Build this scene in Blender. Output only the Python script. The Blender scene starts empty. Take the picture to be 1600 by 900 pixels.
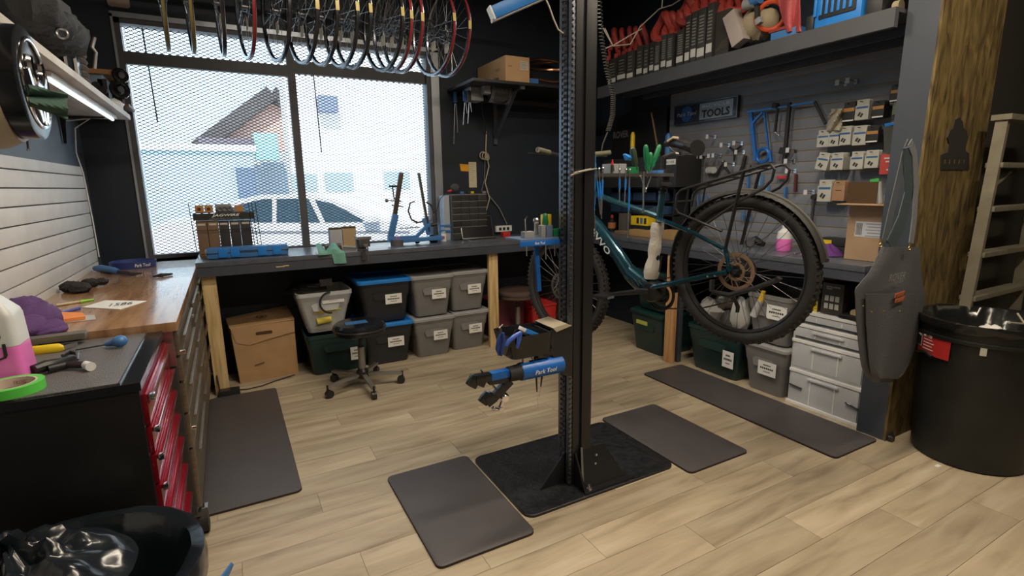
import bpy, bmesh, math, random
from mathutils import Vector, Matrix
from math import sin, cos, pi, radians
random.seed(7)
scn = bpy.context.scene
COL = scn.collection
# ------------------------------------------------------------ camera
RW = Matrix(((0.87831111, 0.10444547, -0.46654125), (-0.47788821, 0.16348263, -0.86307374), (-0.01387275, 0.98100182, 0.19350187)))
CAM = Vector((0, 0, 1.5))
F = 813.0
cd = bpy.data.cameras.new('camera'); cam = bpy.data.objects.new('camera', cd); COL.objects.link(cam)
cd.sensor_width = 36; cd.lens = 36*F/1600; cd.clip_start = 0.05; cd.clip_end = 300
cam.matrix_world = Matrix.Translation(CAM) @ RW.to_4x4()
scn.camera = cam
# ------------------------------------------------------------ sky, sun, exposure
w = bpy.data.worlds.new('world'); scn.world = w; w.use_nodes = True
bg = w.node_tree.nodes['Background']; bg.inputs[0].default_value = (0.62, 0.84, 1.0, 1); bg.inputs[1].default_value = 4.3
sd = bpy.data.lights.new('sun', 'SUN'); sd.energy = 9.0; sd.angle = 0.01; sd.color = (1, .96, .9)
sun = bpy.data.objects.new('sun', sd); COL.objects.link(sun); sun.rotation_euler = (radians(38), 0, radians(-18))
scn.view_settings.view_transform = 'Standard'; scn.view_settings.look = 'None'
scn.view_settings.exposure = 0.0; scn.view_settings.gamma = 1.0
def area(name, loc, size, power, col, rot=(0, 0, 0)):
    l = bpy.data.lights.new(name, 'AREA'); l.shape = 'RECTANGLE'; l.size, l.size_y = size; l.energy = power; l.color = col
    o = bpy.data.objects.new(name, l); COL.objects.link(o); o.location = loc; o.rotation_euler = rot; return o
WARM = (1.0, .84, .64); COOL = (.86, .93, 1.0)
area('ceiling_lamp', (0.9, 2.6, 3.28), (1.2, .14), 42, (1.0, .88, .70))
area('ceiling_lamp', (1.9, 1.4, 3.28), (1.2, .14), 46, WARM)
area('ceiling_lamp', (1.0, 0.2, 3.28), (1.2, .14), 33, WARM)
area('ceiling_lamp', (2.9, 0.2, 3.28), (1.2, .14), 34, WARM)

# ------------------------------------------------------------ pixel to world helpers (rays on real planes)
def ray(u, v): return RW @ Vector((u-800, -(v-450), -F))
def az(u, v, z): r = ray(u, v); return CAM + r*((z-CAM.z)/r.z)
def ay(u, v, y): r = ray(u, v); return CAM + r*(y/r.y)
def ax(u, v, x): r = ray(u, v); return CAM + r*(x/r.x)
# ------------------------------------------------------------ materials
MC = {}
def mat(name, col=(.5, .5, .5), rough=.5, metal=0, var=.06, scale=8, bump=0, bscale=40, stretch=None, emit=None, alpha=None, trans=0, ior=1.45, rnd=0, coat=0, spec=None):
    if name in MC: return MC[name]
    m = bpy.data.materials.new(name); m.use_nodes = True; MC[name] = m
    nt = m.node_tree; b = nt.nodes['Principled BSDF']; N = nt.nodes.new; L = nt.links.new
    b.inputs['Roughness'].default_value = rough; b.inputs['Metallic'].default_value = metal
    if spec is not None: b.inputs['Specular IOR Level'].default_value = spec
    b.inputs['Coat Weight'].default_value = coat
    if trans: b.inputs['Transmission Weight'].default_value = trans; b.inputs['IOR'].default_value = ior
    if alpha is not None: b.inputs['Alpha'].default_value = alpha
    if emit: b.inputs['Emission Color'].default_value = (*emit[:3], 1); b.inputs['Emission Strength'].default_value = emit[3]
    tc = N('ShaderNodeTexCoord'); mp = N('ShaderNodeMapping'); L(tc.outputs['Object'], mp.inputs[0])
    if stretch: mp.inputs['Scale'].default_value = stretch
    nz = N('ShaderNodeTexNoise'); nz.inputs['Scale'].default_value = scale; nz.inputs['Detail'].default_value = 4; L(mp.outputs[0], nz.inputs[0])
    mr = N('ShaderNodeMapRange'); mr.inputs[1].default_value = .3; mr.inputs[2].default_value = .7
    mr.inputs[3].default_value = 1-var; mr.inputs[4].default_value = 1+var; L(nz.outputs[0], mr.inputs[0])
    val = mr.outputs[0]
    if rnd:
        oi = N('ShaderNodeObjectInfo'); r2 = N('ShaderNodeMapRange'); r2.inputs[3].default_value = 1-rnd; r2.inputs[4].default_value = 1+rnd; L(oi.outputs['Random'], r2.inputs[0])
        mm = N('ShaderNodeMath'); mm.operation = 'MULTIPLY'; L(val, mm.inputs[0]); L(r2.outputs[0], mm.inputs[1]); val = mm.outputs[0]
    hs = N('ShaderNodeHueSaturation'); hs.inputs['Color'].default_value = (*col, 1); L(val, hs.inputs['Value']); L(hs.outputs[0], b.inputs['Base Color'])
    if bump:
        bn = N('ShaderNodeTexNoise'); bn.inputs['Scale'].default_value = bscale; bn.inputs['Detail'].default_value = 3; L(mp.outputs[0], bn.inputs[0])
        bp = N('ShaderNodeBump'); bp.inputs['Strength'].default_value = bump; bp.inputs['Distance'].default_value = .01; L(bn.outputs[0], bp.inputs['Height']); L(bp.outputs[0], b.inputs['Normal'])
    return m
def ramp_mat(name, stops, scale, stretch, rough=.5, wave=False, bump=.1, rnd=0, detail=8, dist=0.0, coat=0, offs=True):
    m = bpy.data.materials.new(name); m.use_nodes = True; MC[name] = m
    nt = m.node_tree; b = nt.nodes['Principled BSDF']; N = nt.nodes.new; L = nt.links.new
    b.inputs['Roughness'].default_value = rough; b.inputs['Coat Weight'].default_value = coat
    tc = N('ShaderNodeTexCoord'); mp = N('ShaderNodeMapping'); mp.inputs['Scale'].default_value = stretch
    L(tc.outputs['Object'], mp.inputs[0])
    oi = N('ShaderNodeObjectInfo'); 
    if offs:
        sc = N('ShaderNodeMath'); sc.operation = 'MULTIPLY'; sc.inputs[1].default_value = 37; L(oi.outputs['Random'], sc.inputs[0])
        cb = N('ShaderNodeCombineXYZ'); L(sc.outputs[0], cb.inputs[0]); L(sc.outputs[0], cb.inputs[1]); L(cb.outputs[0], mp.inputs['Location'])
    nz = N('ShaderNodeTexNoise'); nz.inputs['Scale'].default_value = scale; nz.inputs['Detail'].default_value = detail; nz.inputs['Distortion'].default_value = dist
    L(mp.outputs[0], nz.inputs[0])
    cr = N('ShaderNodeValToRGB'); L(nz.outputs[0], cr.inputs[0]); e = cr.color_ramp.elements
    e[0].position, e[0].color = stops[0][0], (*stops[0][1], 1); e[1].position, e[1].color = stops[-1][0], (*stops[-1][1], 1)
    for p, c in stops[1:-1]:
        x = e.new(p); x.color = (*c, 1)
    out = cr.outputs[0]
    if rnd:
        r2 = N('ShaderNodeMapRange'); r2.inputs[3].default_value = 1-rnd; r2.inputs[4].default_value = 1+rnd; L(oi.outputs['Random'], r2.inputs[0])
        hs = N('ShaderNodeHueSaturation'); L(out, hs.inputs['Color']); L(r2.outputs[0], hs.inputs['Value']); out = hs.outputs[0]
    L(out, b.inputs['Base Color'])
    if bump:
        bp = N('ShaderNodeBump'); bp.inputs['Strength'].default_value = bump; bp.inputs['Distance'].default_value = .004; L(nz.outputs[0], bp.inputs['Height']); L(bp.outputs[0], b.inputs['Normal'])
    return m
M_wall = mat('navy_wall_paint', (.010, .017, .031), .6, bump=.05)
M_wall2 = mat('slate_wall_paint', (.075, .095, .125), .55)
M_ceil = mat('ceiling_black', (.015, .016, .02), .8)
M_plank = ramp_mat('vinyl_plank', [(.25, (.24, .19, .13)), (.42, (.385, .315, .22)), (.58, (.465, .39, .28)), (.78, (.545, .48, .375))], 2.4, (.8, 6, 1), rough=.42, bump=.06, rnd=.13, dist=.6)
M_sub = mat('floor_joint', (.10, .08, .055), .8)
M_slatw = mat('white_slat_board', (.62, .60, .58), .5)
M_groove = mat('groove_shadow', (.10, .09, .09), .7)
M_slatg = mat('grey_slat_board', (.19, .205, .245), .5, rnd=.05)
M_brass = mat('slat_groove_edge', (.30, .22, .13), .6)
M_bench = mat('slate_bench_paint', (.055, .062, .085), .42, bump=.05, var=.12)
M_benchtop = mat('bench_top_paint', (.085, .095, .12), .3, var=.2, scale=14)
M_shelfp = mat('shelf_grey_paint', (.06, .063, .073), .55)
M_dark = mat('near_black', (.012, .012, .014), .5)
M_black = mat('black_plastic', (.018, .018, .02), .38)
M_blackg = mat('black_gloss', (.012, .013, .016), .18)
M_blackm = mat('black_steel', (.02, .021, .024), .3, metal=.3)
M_rubber = mat('black_rubber', (.022, .021, .022), .75, bump=.2, bscale=150)
M_mat = mat('rubber_mat', (.075, .068, .072), .5, bump=.12, bscale=220)
M_matedge = mat('rubber_mat_edge', (.03, .022, .02), .7)
M_steel = mat('steel', (.55, .56, .58), .28, metal=1)
M_chrome = mat('chrome', (.8, .8, .82), .12, metal=1)
M_dsteel = mat('dark_steel', (.16, .16, .17), .35, metal=.9)
M_alu = mat('window_aluminium', (.40, .43, .48), .35, metal=.6)
M_bronze = mat('window_bar_brown', (.075, .075, .085), .5)
M_wood = ramp_mat('raw_pine', [(.3, (.42, .27, .11)), (.5, (.62, .45, .22)), (.75, (.74, .56, .31))], 3, (14, 14, 1), rough=.6, bump=.05)
M_woodtop = ramp_mat('worktop_wood', [(.3, (.20, .10, .05)), (.5, (.34, .19, .10)), (.75, (.44, .27, .15))], 3, (9, .9, 1), rough=.22, bump=.02, coat=.3, offs=False)
M_osb = ramp_mat('chipboard', [(.3, (.028, .018, .007)), (.42, (.09, .06, .02)), (.55, (.15, .105, .035)), (.72, (.23, .17, .065))], 7, (3.4, 3, .8), rough=.65, bump=.6, dist=.9, offs=False)
M_shelfw = ramp_mat('whitewashed_board', [(.3, (.38, .34, .31)), (.55, (.55, .52, .49)), (.75, (.66, .64, .62))], 3, (6, 1, 1), rough=.55, bump=.03)
M_card = mat('cardboard', (.42, .255, .125), .75, var=.08, bump=.05)
M_carddk = mat('cardboard_inside', (.075, .04, .014), .8)
M_white = mat('white_paper', (.78, .78, .76), .6, var=.03)
M_ink = mat('black_ink', (.02, .02, .02), .6)
M_blue = mat('tool_blue', (.012, .13, .50), .35)
M_blue2 = mat('bright_blue_plastic', (.02, .20, .62), .32)
M_blue3 = mat('deep_blue_plastic', (.05, .17, .42), .4)
M_red = mat('drawer_red', (.33, .01, .025), .22, metal=.5, coat=.5)
M_redp = mat('red_plastic', (.55, .03, .03), .4)
M_orange = mat('tube_orange', (.72, .10, .07), .6)
M_totegrey = mat('tote_grey', (.21, .21, .215), .5, rnd=.05)
M_lidgrey = mat('lid_grey', (.30, .30, .31), .5)
M_totegreen = mat('tote_dark_green', (.008, .035, .036), .35)
M_toteblack = mat('tote_black', (.02, .022, .028), .4)
M_clear = mat('clear_plastic', (.72, .74, .76), .25, alpha=.55)
M_frost = mat('frosted_drawer_plastic', (.62, .65, .70), .35, alpha=.82)
M_whitep = mat('white_plastic', (.78, .79, .80), .35)
M_yellow = mat('yellow_plastic', (.80, .58, .02), .4)
M_green = mat('green_handle', (.01, .16, .06), .35)
M_greent = mat('green_tape', (.10, .60, .08), .45)
M_purple = mat('purple_cloth', (.10, .045, .16), .9, bump=.3, bscale=90)
M_teal = mat('teal_frame_paint', (.008, .055, .085), .2, metal=.4, coat=.8)
M_pink = mat('pink_liquid', (.85, .20, .62), .25)
M_grey = mat('mid_grey', (.25, .26, .28), .5)
M_glass = mat('window_glass', (1, 1, 1), 0.0, alpha=.06, spec=.5)
# ------------------------------------------------------------ object helpers
ORG = {}
def thing(name, label, cat, loc=(0, 0, 0), rotz=0, group=None, rot=None, kind=None):
    o = bpy.data.objects.new(name, None); COL.objects.link(o); o.empty_display_size = .05
    o.location = loc; o.rotation_euler = rot or (0, 0, rotz)
    ORG[o] = Matrix.LocRotScale(Vector(loc), o.rotation_euler, None)
    if kind: o['kind'] = kind
    else: o['label'] = label; o['category'] = cat
    if group: o['group'] = group
    return o
def tag(o, label, cat, group=None):
    o['label'] = label; o['category'] = cat
    if group: o['group'] = group
    return o
def dup(o, loc=None, rot=None, label=None, group=None, parent=None, ms=None):
    c = o.copy(); COL.objects.link(c)
    if parent: c.parent = parent
    if loc is not None: c.location = loc
    if rot is not None: c.rotation_euler = rot if hasattr(rot, '__len__') else (0, 0, rot)
    if label: c['label'] = label
    if group: c['group'] = group
    if c.parent is None: ORG[c] = Matrix.LocRotScale(c.location, c.rotation_euler, None)
    for ch in list(o.children): dup(ch, parent=c)
    return c
def basis(zdir, xdir=None):
    z = Vector(zdir).normalized(); x = Vector(xdir) if xdir is not None else (Vector((0, 0, 1)) if abs(z.z) < .9 else Vector((1, 0, 0)))
    x = (x - z*x.dot(z)).normalized(); y = z.cross(x); return Matrix((x, y, z)).transposed()
class B:
    def __init__(s): s.bm = bmesh.new(); s.mi = 0
    def _new(s, n0):
        for f in s.bm.faces[n0:] if False else []: pass
    def setm(s, i): s.mi = i; return s
    def face(s, vs):
        try: f = s.bm.faces.new(vs); f.material_index = s.mi; f.smooth = True; return f
        except ValueError: return None
    def box(s, x0, x1, y0, y1, z0, z1, bev=0, M=None):
        c = [(x, y, z) for z in (z0, z1) for y in (y0, y1) for x in (x0, x1)]
        v = [s.bm.verts.new(M @ Vector(p) if M else p) for p in c]
        fs = [s.face([v[i] for i in q]) for q in ((0, 2, 3, 1), (4, 5, 7, 6), (0, 1, 5, 4), (2, 6, 7, 3), (0, 4, 6, 2), (1, 3, 7, 5))]
        if bev:
            es = {e for f in fs for e in f.edges}
            bmesh.ops.bevel(s.bm, geom=list(es), offset=bev, segments=2, affect='EDGES', profile=.7)
        return s
    def cbox(s, c, sx, sy, sz, R=None, bev=0):
        M = Matrix.Translation(Vector(c)) @ (R.to_4x4() if R else Matrix())
        return s.box(-sx/2, sx/2, -sy/2, sy/2, -sz/2, sz/2, bev, M)
    def bar(s, p0, p1, wd, th, up=(0, 0, 1), bev=0):
        p0, p1 = Vector(p0), Vector(p1); d = p1-p0; R = basis(d, Vector(up).cross(d) if abs(Vector(up).normalized().dot(d.normalized())) < .98 else (1, 0, 0))
        return s.cbox((p0+p1)/2, wd, th, d.length, R, bev)
    def rings(s, rs, cap=True, closed=False):
        vs = [[s.bm.verts.new(p) for p in r] for r in rs]; n = len(vs[0])
        pr = list(zip(vs, vs[1:])) + ([(vs[-1], vs[0])] if closed else [])
        for a, b in pr:
            for i in range(n): s.face([a[i], a[(i+1) % n], b[(i+1) % n], b[i]])
        if cap and not closed: s.face(vs[0][::-1]); s.face(vs[-1])
        return s
    def cyl(s, p0, p1, r0, r1=None, seg=14, cap=True):
        r1 = r0 if r1 is None else r1; p0, p1 = Vector(p0), Vector(p1); R = basis(p1-p0)
        return s.rings([[p + R @ Vector((r*cos(2*pi*i/seg), r*sin(2*pi*i/seg), 0)) for i in range(seg)] for p, r in ((p0, r0), (p1, r1))], cap)
    def lathe(s, prof, c=(0, 0, 0), ax_=(0, 0, 1), seg=20, cap=True, sx=1, sy=1):
        R = basis(ax_); c = Vector(c)
        return s.rings([[c + R @ Vector((max(r, 1e-4)*sx*cos(2*pi*i/seg), max(r, 1e-4)*sy*sin(2*pi*i/seg), z)) for i in range(seg)] for r, z in prof], cap)
    def tube(s, pts, r, seg=8, closed=False, flat=1.0):
        P = [Vector(p) for p in pts]; n = len(P); rs = []
        up = None
        for i, p in enumerate(P):
            if closed: t = P[(i+1) % n]-P[i-1]
            else: t = P[min(i+1, n-1)]-P[max(i-1, 0)]
            t.normalize()
            if up is None: R = basis(t); up = R.col[0].copy()
            up = (up - t*up.dot(t)).normalized(); y = t.cross(up)
            rr = r[i] if hasattr(r, '__len__') else r
            rs.append([p + up*(rr*cos(2*pi*k/seg)) + y*(rr*flat*sin(2*pi*k/seg)) for k in range(seg)])
        return s.rings(rs, True, closed)
    def torus(s, c, n, R, r, seg=40, s2=8, a0=0, a1=2*pi, flat=1.0, xdir=None):
        Bm = basis(n, xdir); c = Vector(c); full = abs(a1-a0-2*pi) < 1e-5; k = seg if full else seg+1; rs = []
        for i in range(k):
            a = a0+(a1-a0)*i/seg; d = Bm @ Vector((cos(a), sin(a), 0)); z = Bm.col[2]
            rs.append([c + d*(R+r*cos(2*pi*j/s2)) + z*(r*flat*sin(2*pi*j/s2)) for j in range(s2)])
        return s.rings(rs, True, full)
    def prism(s, pts, z0, z1, M=None):
        a = [Vector((p[0], p[1], z0)) for p in pts]; b = [Vector((p[0], p[1], z1)) for p in pts]
        if M: a = [M @ p for p in a]; b = [M @ p for p in b]
        n0 = len(s.bm.faces)
        s.rings([a, b]); return s
    def sphere(s, c, r, seg=14, sc=(1, 1, 1), R=None):
        c = Vector(c); rs = []
        for i in range(1, seg//2):
            t = pi*i/(seg//2); ring = [Vector((r*sc[0]*sin(t)*cos(2*pi*k/seg), r*sc[1]*sin(t)*sin(2*pi*k/seg), -r*sc[2]*cos(t))) for k in range(seg)]
            rs.append([c + (R @ p if R else p) for p in ring])
        return s.rings(rs)
    def grid(s, nx, ny, fn, th=0):
        v = [[s.bm.verts.new(fn(i/nx, j/ny)) for i in range(nx+1)] for j in range(ny+1)]
        fs = [s.face([v[j][i], v[j][i+1], v[j+1][i+1], v[j+1][i]]) for j in range(ny) for i in range(nx)]
        if th:
            bmesh.ops.recalc_face_normals(s.bm, faces=fs); bmesh.ops.solidify(s.bm, geom=fs, thickness=th)
        return s
    def build(s, name, mt, parent=None, world=True, kind=None, ang=35, recalc=True, mesh=None):
        if recalc: bmesh.ops.recalc_face_normals(s.bm, faces=s.bm.faces)
        me = bpy.data.meshes.new(name)
        top = parent
        while top is not None and top.parent is not None: top = top.parent
        if world and top is not None and top in ORG: s.bm.transform(ORG[top].inverted())
        s.bm.to_mesh(me); s.bm.free()
        for m in (mt if isinstance(mt, (list, tuple)) else [mt]): me.materials.append(m)
        me.set_sharp_from_angle(angle=radians(ang))
        o = bpy.data.objects.new(name, me); COL.objects.link(o); o.parent = parent
        if kind: o['kind'] = kind
        return o
def rrect(x0, x1, y0, y1, r, n=5):
    P = []
    for cx, cy, a in ((x1-r, y1-r, 0), (x0+r, y1-r, 90), (x0+r, y0+r, 180), (x1-r, y0+r, 270)):
        for k in range(n+1): t = radians(a+90*k/n); P.append((cx+r*cos(t), cy+r*sin(t)))
    return P
def frame(o, xd, yd):  # 4x4 with origin, x, y and normal
    x = Vector(xd).normalized(); y = (Vector(yd)-x*Vector(yd).dot(x)).normalized(); z = x.cross(y)
    m = Matrix((x, y, z)).transposed().to_4x4(); m.translation = Vector(o); return m
def text(parent, body, pos, xd, yd, h, mt, width=None, depth=.0006, name='lettering', bold=0, shear=0, align='CENTER'):
    c = bpy.data.curves.new('txt', 'FONT'); c.body = body; c.size = 1; c.extrude = 0; c.offset = bold; c.shear = shear; c.resolution_u = 2
    t = bpy.data.objects.new('txt', c); me = bpy.data.meshes.new_from_object(t); bpy.data.objects.remove(t)
    xs = [v.co.x for v in me.vertices]; ys = [v.co.y for v in me.vertices]
    w0 = max(xs)-min(xs); h0 = max(ys)-min(ys); sy = h/h0; sx = (width/w0) if width else sy
    cx = {'CENTER': (max(xs)+min(xs))/2, 'LEFT': min(xs)}[align]; cy = (max(ys)+min(ys))/2
    M = frame(pos, xd, yd); top = parent
    while top.parent is not None: top = top.parent
    MI = ORG[top].inverted() if top in ORG else Matrix()
    for v in me.vertices: v.co = MI @ M @ Vector(((v.co.x-cx)*sx, (v.co.y-cy)*sy, depth))
    me.name = name; me.materials.clear(); me.materials.append(mt)
    o = bpy.data.objects.new(name, me); COL.objects.link(o); o.parent = parent; return o
def struct(o, k='structure'): o['kind'] = k; return o
X, Y, Z = Vector((1, 0, 0)), Vector((0, 1, 0)), Vector((0, 0, 1))

# ============================================================ SETTING
LX, BY, RX = -.85, 4.8, 3.75
fl = struct(B().box(-2.2, 6.2, -2.6, 4.95, -.12, -.003).build('floor', M_sub))
pm = {}
PW, PL = .18, 1.22
for r in range(-1, 28):
    y0 = -.15 + r*PW
    off = (r*.437) % PL
    x = -.95-off
    while x < 5.4:
        a, b = max(x, -.9), min(x+PL, 5.4)
        if y0+PW > BY: break
        if b-a > .04 and y0 < 4.8 and not (y0 < .7 and False):
            key = round(b-a, 3)
            if key not in pm:
                o = B().prism([(0, 0), (key-.0016, 0), (key-.0016, PW-.0016), (0, PW-.0016)], -.003, 0).build('plank', M_plank, fl); pm[key] = o.data
            else:
                o = bpy.data.objects.new('plank', pm[key]); COL.objects.link(o); o.parent = fl
            o.location = (a, y0, 0)
        x += PL
ceil = struct(B().box(-2.2, 6.2, -2.6, 4.95, 3.4, 3.55).build('ceiling', M_ceil))
struct(B().box(-2.2, LX, -2.6, 4.95, -.003, 3.4).build('wall_left', M_wall2))
struct(B().box(LX, 6.2, -2.75, -2.6, -.003, 3.4).build('wall_near', mat('cream_wall', (.35, .32, .28), .7)))
struct(B().box(6.2, 6.35, -2.6, 1.6, -.003, 3.4).build('wall_far_right', mat('brown_grey_wall', (.10, .085, .065), .7)))
# window wall: opening x -.56..1.77, z .98..2.70
wb = B(); wb.box(LX, -.56, BY, BY+.16, -.003, 3.4); wb.box(1.77, RX+.1, BY, BY+.16, -.003, 3.4)
wb.box(-.56, 1.77, BY, BY+.16, 2.70, 3.4); wb.box(-.56, 1.77, BY, BY+.16, -.003, .98)
struct(wb.build('wall_back', M_wall))
struct(B().box(RX, RX+.15, 1.56, BY, -.003, 3.4).build('wall_right', M_wall))
# dark wall beyond the partition, behind the ladder
struct(B().box(3.93, 6.2, 1.50, 1.66, -.003, 3.4).build('wall_end', mat('dark_olive_wall', (.022, .02, .016), .8)))
# partition end with chipboard face
pt = struct(B().box(3.262, 3.93, 1.452, 1.60, -.003, 3.4).build('wall_partition', M_bench))
B().box(3.245, 3.262, 1.452, 1.60, 0, 3.4).build('side_panel', mat('partition_side_paint', (.045, .055, .075), .5), pt)
B().box(3.245, 3.93, 1.438, 1.452, .0, 3.4).build('chipboard_panel', M_osb, pt)
# window
wn = struct(B().box(-.56, 1.77, 4.80, 4.86, .965, .98).build('window_1', M_alu))
fb = B(); Wx0, Wx1, Wz0, Wz1 = -.56, 1.77, .98, 2.70
fb.box(Wx0, Wx0+.035, 4.80, 4.92, Wz0, Wz1); fb.box(Wx1-.035, Wx1, 4.80, 4.92, Wz0, Wz1)
fb.box(Wx0, Wx1, 4.80, 4.92, Wz1-.035, Wz1); fb.box(Wx0, Wx1, 4.84, 4.92, Wz0, Wz0+.03)
fb.build('frame', M_bronze, wn)
B().box(1.773, 1.85, 4.786, 4.80, .99, 2.72).build('trim_strip', M_alu, wn)
B().box(-.575, -.56, 4.786, 4.80, .99, 2.72).build('trim_strip', M_alu, wn)
B().box(-.575, 1.85, 4.786, 4.80, 2.70, 2.735).build('trim_strip', M_alu, wn)
B().box(.555, .615, 4.83, 4.90, Wz0, 2.665).build('mullion', M_bronze, wn)
B().box(-.525, .555, 4.83, 4.88, 2.40, 2.485).build('transom_bar', M_bronze, wn)
B().box(.615, 1.735, 4.84, 4.89, 2.43, 2.53).build('transom_bar', M_bronze, wn)
B().box(-.52, 1.73, 4.90, 4.906, Wz0+.03, Wz1-.035).build('glass_pane', M_glass, wn)
# expanded steel mesh, two families of thin strands
mb = B(); mx0, mx1, mz0, mz1 = -.52, 1.73, 1.0, 2.665; dx, sl = .05, .5
for sgn in (1, -1):
    k = mx0-(mz1-mz0)/sl
    while k < mx1+(mz1-mz0)/sl:
        xa, za = k, mz0; xb, zb = k+sgn*(mz1-mz0)/sl, mz1
        t0, t1 = 0.0, 1.0; ddx = xb-xa
        ta, tb = (mx0-xa)/ddx, (mx1-xa)/ddx; t0 = max(t0, min(ta, tb)); t1 = min(t1, max(ta, tb))
        if t1-t0 > .01:
            p = Vector((xa+ddx*t0, 4.882, za+(zb-za)*t0)); q = Vector((xa+ddx*t1, 4.882, za+(zb-za)*t1))
            mb.bar(p, q, .0056, .004, up=(0, 1, 0))
        k += dx
mb.build('wire_mesh', mat('mesh_strand', (.07, .09, .14), .5), wn, kind='stuff')
# thin rods hanging from the top of the window
for (xr, zt, zb) in ((-.40, 2.66, 2.0), (.76, 2.52, 1.80)):
    B().cyl((xr, 4.86, zt), (xr+.015, 4.86, zb), .005, seg=6).build('blind_wand', M_ink, wn)
# left slat wall
ls = struct(B().box(LX, -.835, 1.0, 4.53, .93, 1.665).build('wall_cladding_left', M_groove))
zz = .945
while zz < 1.66:
    z1 = min(zz+.076, 1.66)
    B().box(-.835, -.82, 1.0, 4.53, zz, z1, .002).build('slat', M_slatw, ls); zz += .0825
# right slat wall
rs_ = struct(B().box(3.7245, RX, 1.60, 3.74, 1.02, 2.30).build('wall_cladding_right', M_brass))
zz = 1.03
while zz < 2.28:
    z1 = min(zz+.0685, 2.29)
    B().box(3.72, 3.735, 1.60, 3.74, zz, z1, .0015).build('slat', M_slatg, rs_); zz += .0765

# ============================================================ BENCHES AND SHELVES
def XB(u, v=500, y=4.27): return ay(u, v, y).x
t = thing('workbench', 'long slate painted workbench running under the window', 'workbench', (1.4, 4.5, 0))
B().box(-.23, 3.15, 4.2, 4.79, .965, 1.0, .003).build('worktop', M_benchtop, t)
B().box(-.23, 3.15, 4.205, 4.24, .895, .965).build('apron', M_bench, t)
B().box(-.23, -.195, 4.24, 4.79, .895, .965).build('apron', M_bench, t)
o = B().box(.28, .34, 4.2043, 4.2055, .925, .932).box(.33, .37, 4.2043, 4.2055, .929, .936).build('paint_chip', mat('chipped_wood', (.7, .5, .25), .7), t)
xa = XB(330, 500, 4.25)
for x0 in (xa-.03, 2.06):
    l = B(); l.box(x0, x0+.092, 4.25, 4.288, 0, .895, .002).build('leg', M_wood, t)
tag(t, t['label'], 'workbench')
t = thing('workbench', 'slate painted workbench below the grey slat wall', 'workbench', (3.45, 3, 0))
B().box(3.15, 3.72, 1.61, 4.78, .985, 1.02, .003).build('worktop', M_benchtop, t)
B().box(3.155, 3.19, 1.61, 4.78, .925, .985).build('apron', M_bench, t)
B().box(3.165, 3.205, 3.05, 3.14, 0, .925, .002).build('leg', ramp_mat('orange_pine', [(.3, (.38, .19, .07)), (.5, (.55, .30, .13)), (.75, (.66, .40, .19))], 3, (14, 14, 1), rough=.6), t)
B().box(3.24, 3.28, 3.05, 3.14, 0, .925, .002).build('leg', M_bench, t)
t = thing('wall_shelf', 'deep dark shelf above the slat wall stacked with tube boxes', 'shelf', (3.45, 3, 2.3))
B().box(3.15, 3.74, 1.61, 4.1, 2.36, 2.38).build('shelf_board', M_shelfp, t)
B().box(3.15, 3.185, 1.61, 4.1, 2.283, 2.36).build('fascia', M_shelfp, t)
B().box(3.45, 3.485, 1.61, 4.1, 2.30, 2.36).build('joist', M_bench, t)
B().box(3.70, 3.735, 1.61, 4.1, 2.301, 2.36).build('cleat', M_bench, t)
t = thing('wall_shelf', 'black shelf on a diagonal bracket right of the window, holding a long cardboard box', 'shelf', (2.5, 4.5, 2.36))
B().box(1.93, 3.13, 4.2, 4.79, 2.365, 2.39, .002).build('shelf_board', M_black, t)
B().box(2.0, 3.13, 4.76, 4.795, 2.29, 2.33).build('cleat', M_shelfp, t)
B().bar((2.42, 4.35, 2.36), (2.42, 4.785, 1.96), .04, .03).bar((2.42, 4.22, 2.35), (2.42, 4.79, 2.35), .04, .03).bar((2.42, 4.78, 1.9), (2.42, 4.78, 2.35), .04, .02).build('bracket', M_bench, t)
B().box(2.02, 2.14, 4.45, 4.6, 2.25, 2.365, .004).build('junction_box', M_grey, t)
# left wall shelf, whitewashed
t = thing('wall_shelf', 'whitewashed board shelf high on the left wall with a tube light beneath', 'shelf', (-.7, 3, 2))
B().box(-.845, -.50, .9, 4.42, 1.965, 1.997, .002).build('shelf_board', M_shelfw, t)
for yy in (2.75, 4.28):
    b = B(); b.prism([(-.845, 0), (-.845, -.17), (-.83, -.17), (-.815, -.02), (-.62, -.008), (-.62, 0)], -.006, .006, Matrix.Translation((0, yy, 1.964)) @ Matrix(((1, 0, 0, 0), (0, 0, -1, 0), (0, 1, 0, 0), (0, 0, 0, 1)))).build('bracket', M_black, t)
t = thing('tube_light', 'slim white tube light under the left shelf', 'lamp', (-.56, 3.4, 1.95))
B().box(-.585, -.545, 2.75, 4.2, 1.945, 1.963, .003).build('housing', M_whitep, t)
B().cyl((-.565, 2.78, 1.938), (-.565, 4.17, 1.938), .009, seg=10).build('tube', mat('lit_tube', (.9, .95, 1), .3, emit=(.85, .93, 1, 1.3)), t)
_t = t
(B().tube([(-.84, 4.3, 1.93), (-.70, 4.32, 1.955), (-.80, 4.40, 1.90), (-.82, 4.42, 1.75), (-.815, 4.5, 1.62), (-.815, 4.545, 1.3), (-.815, 4.55, 1.05)], .004, 6).build('power_cord', M_whitep, t))

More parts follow.
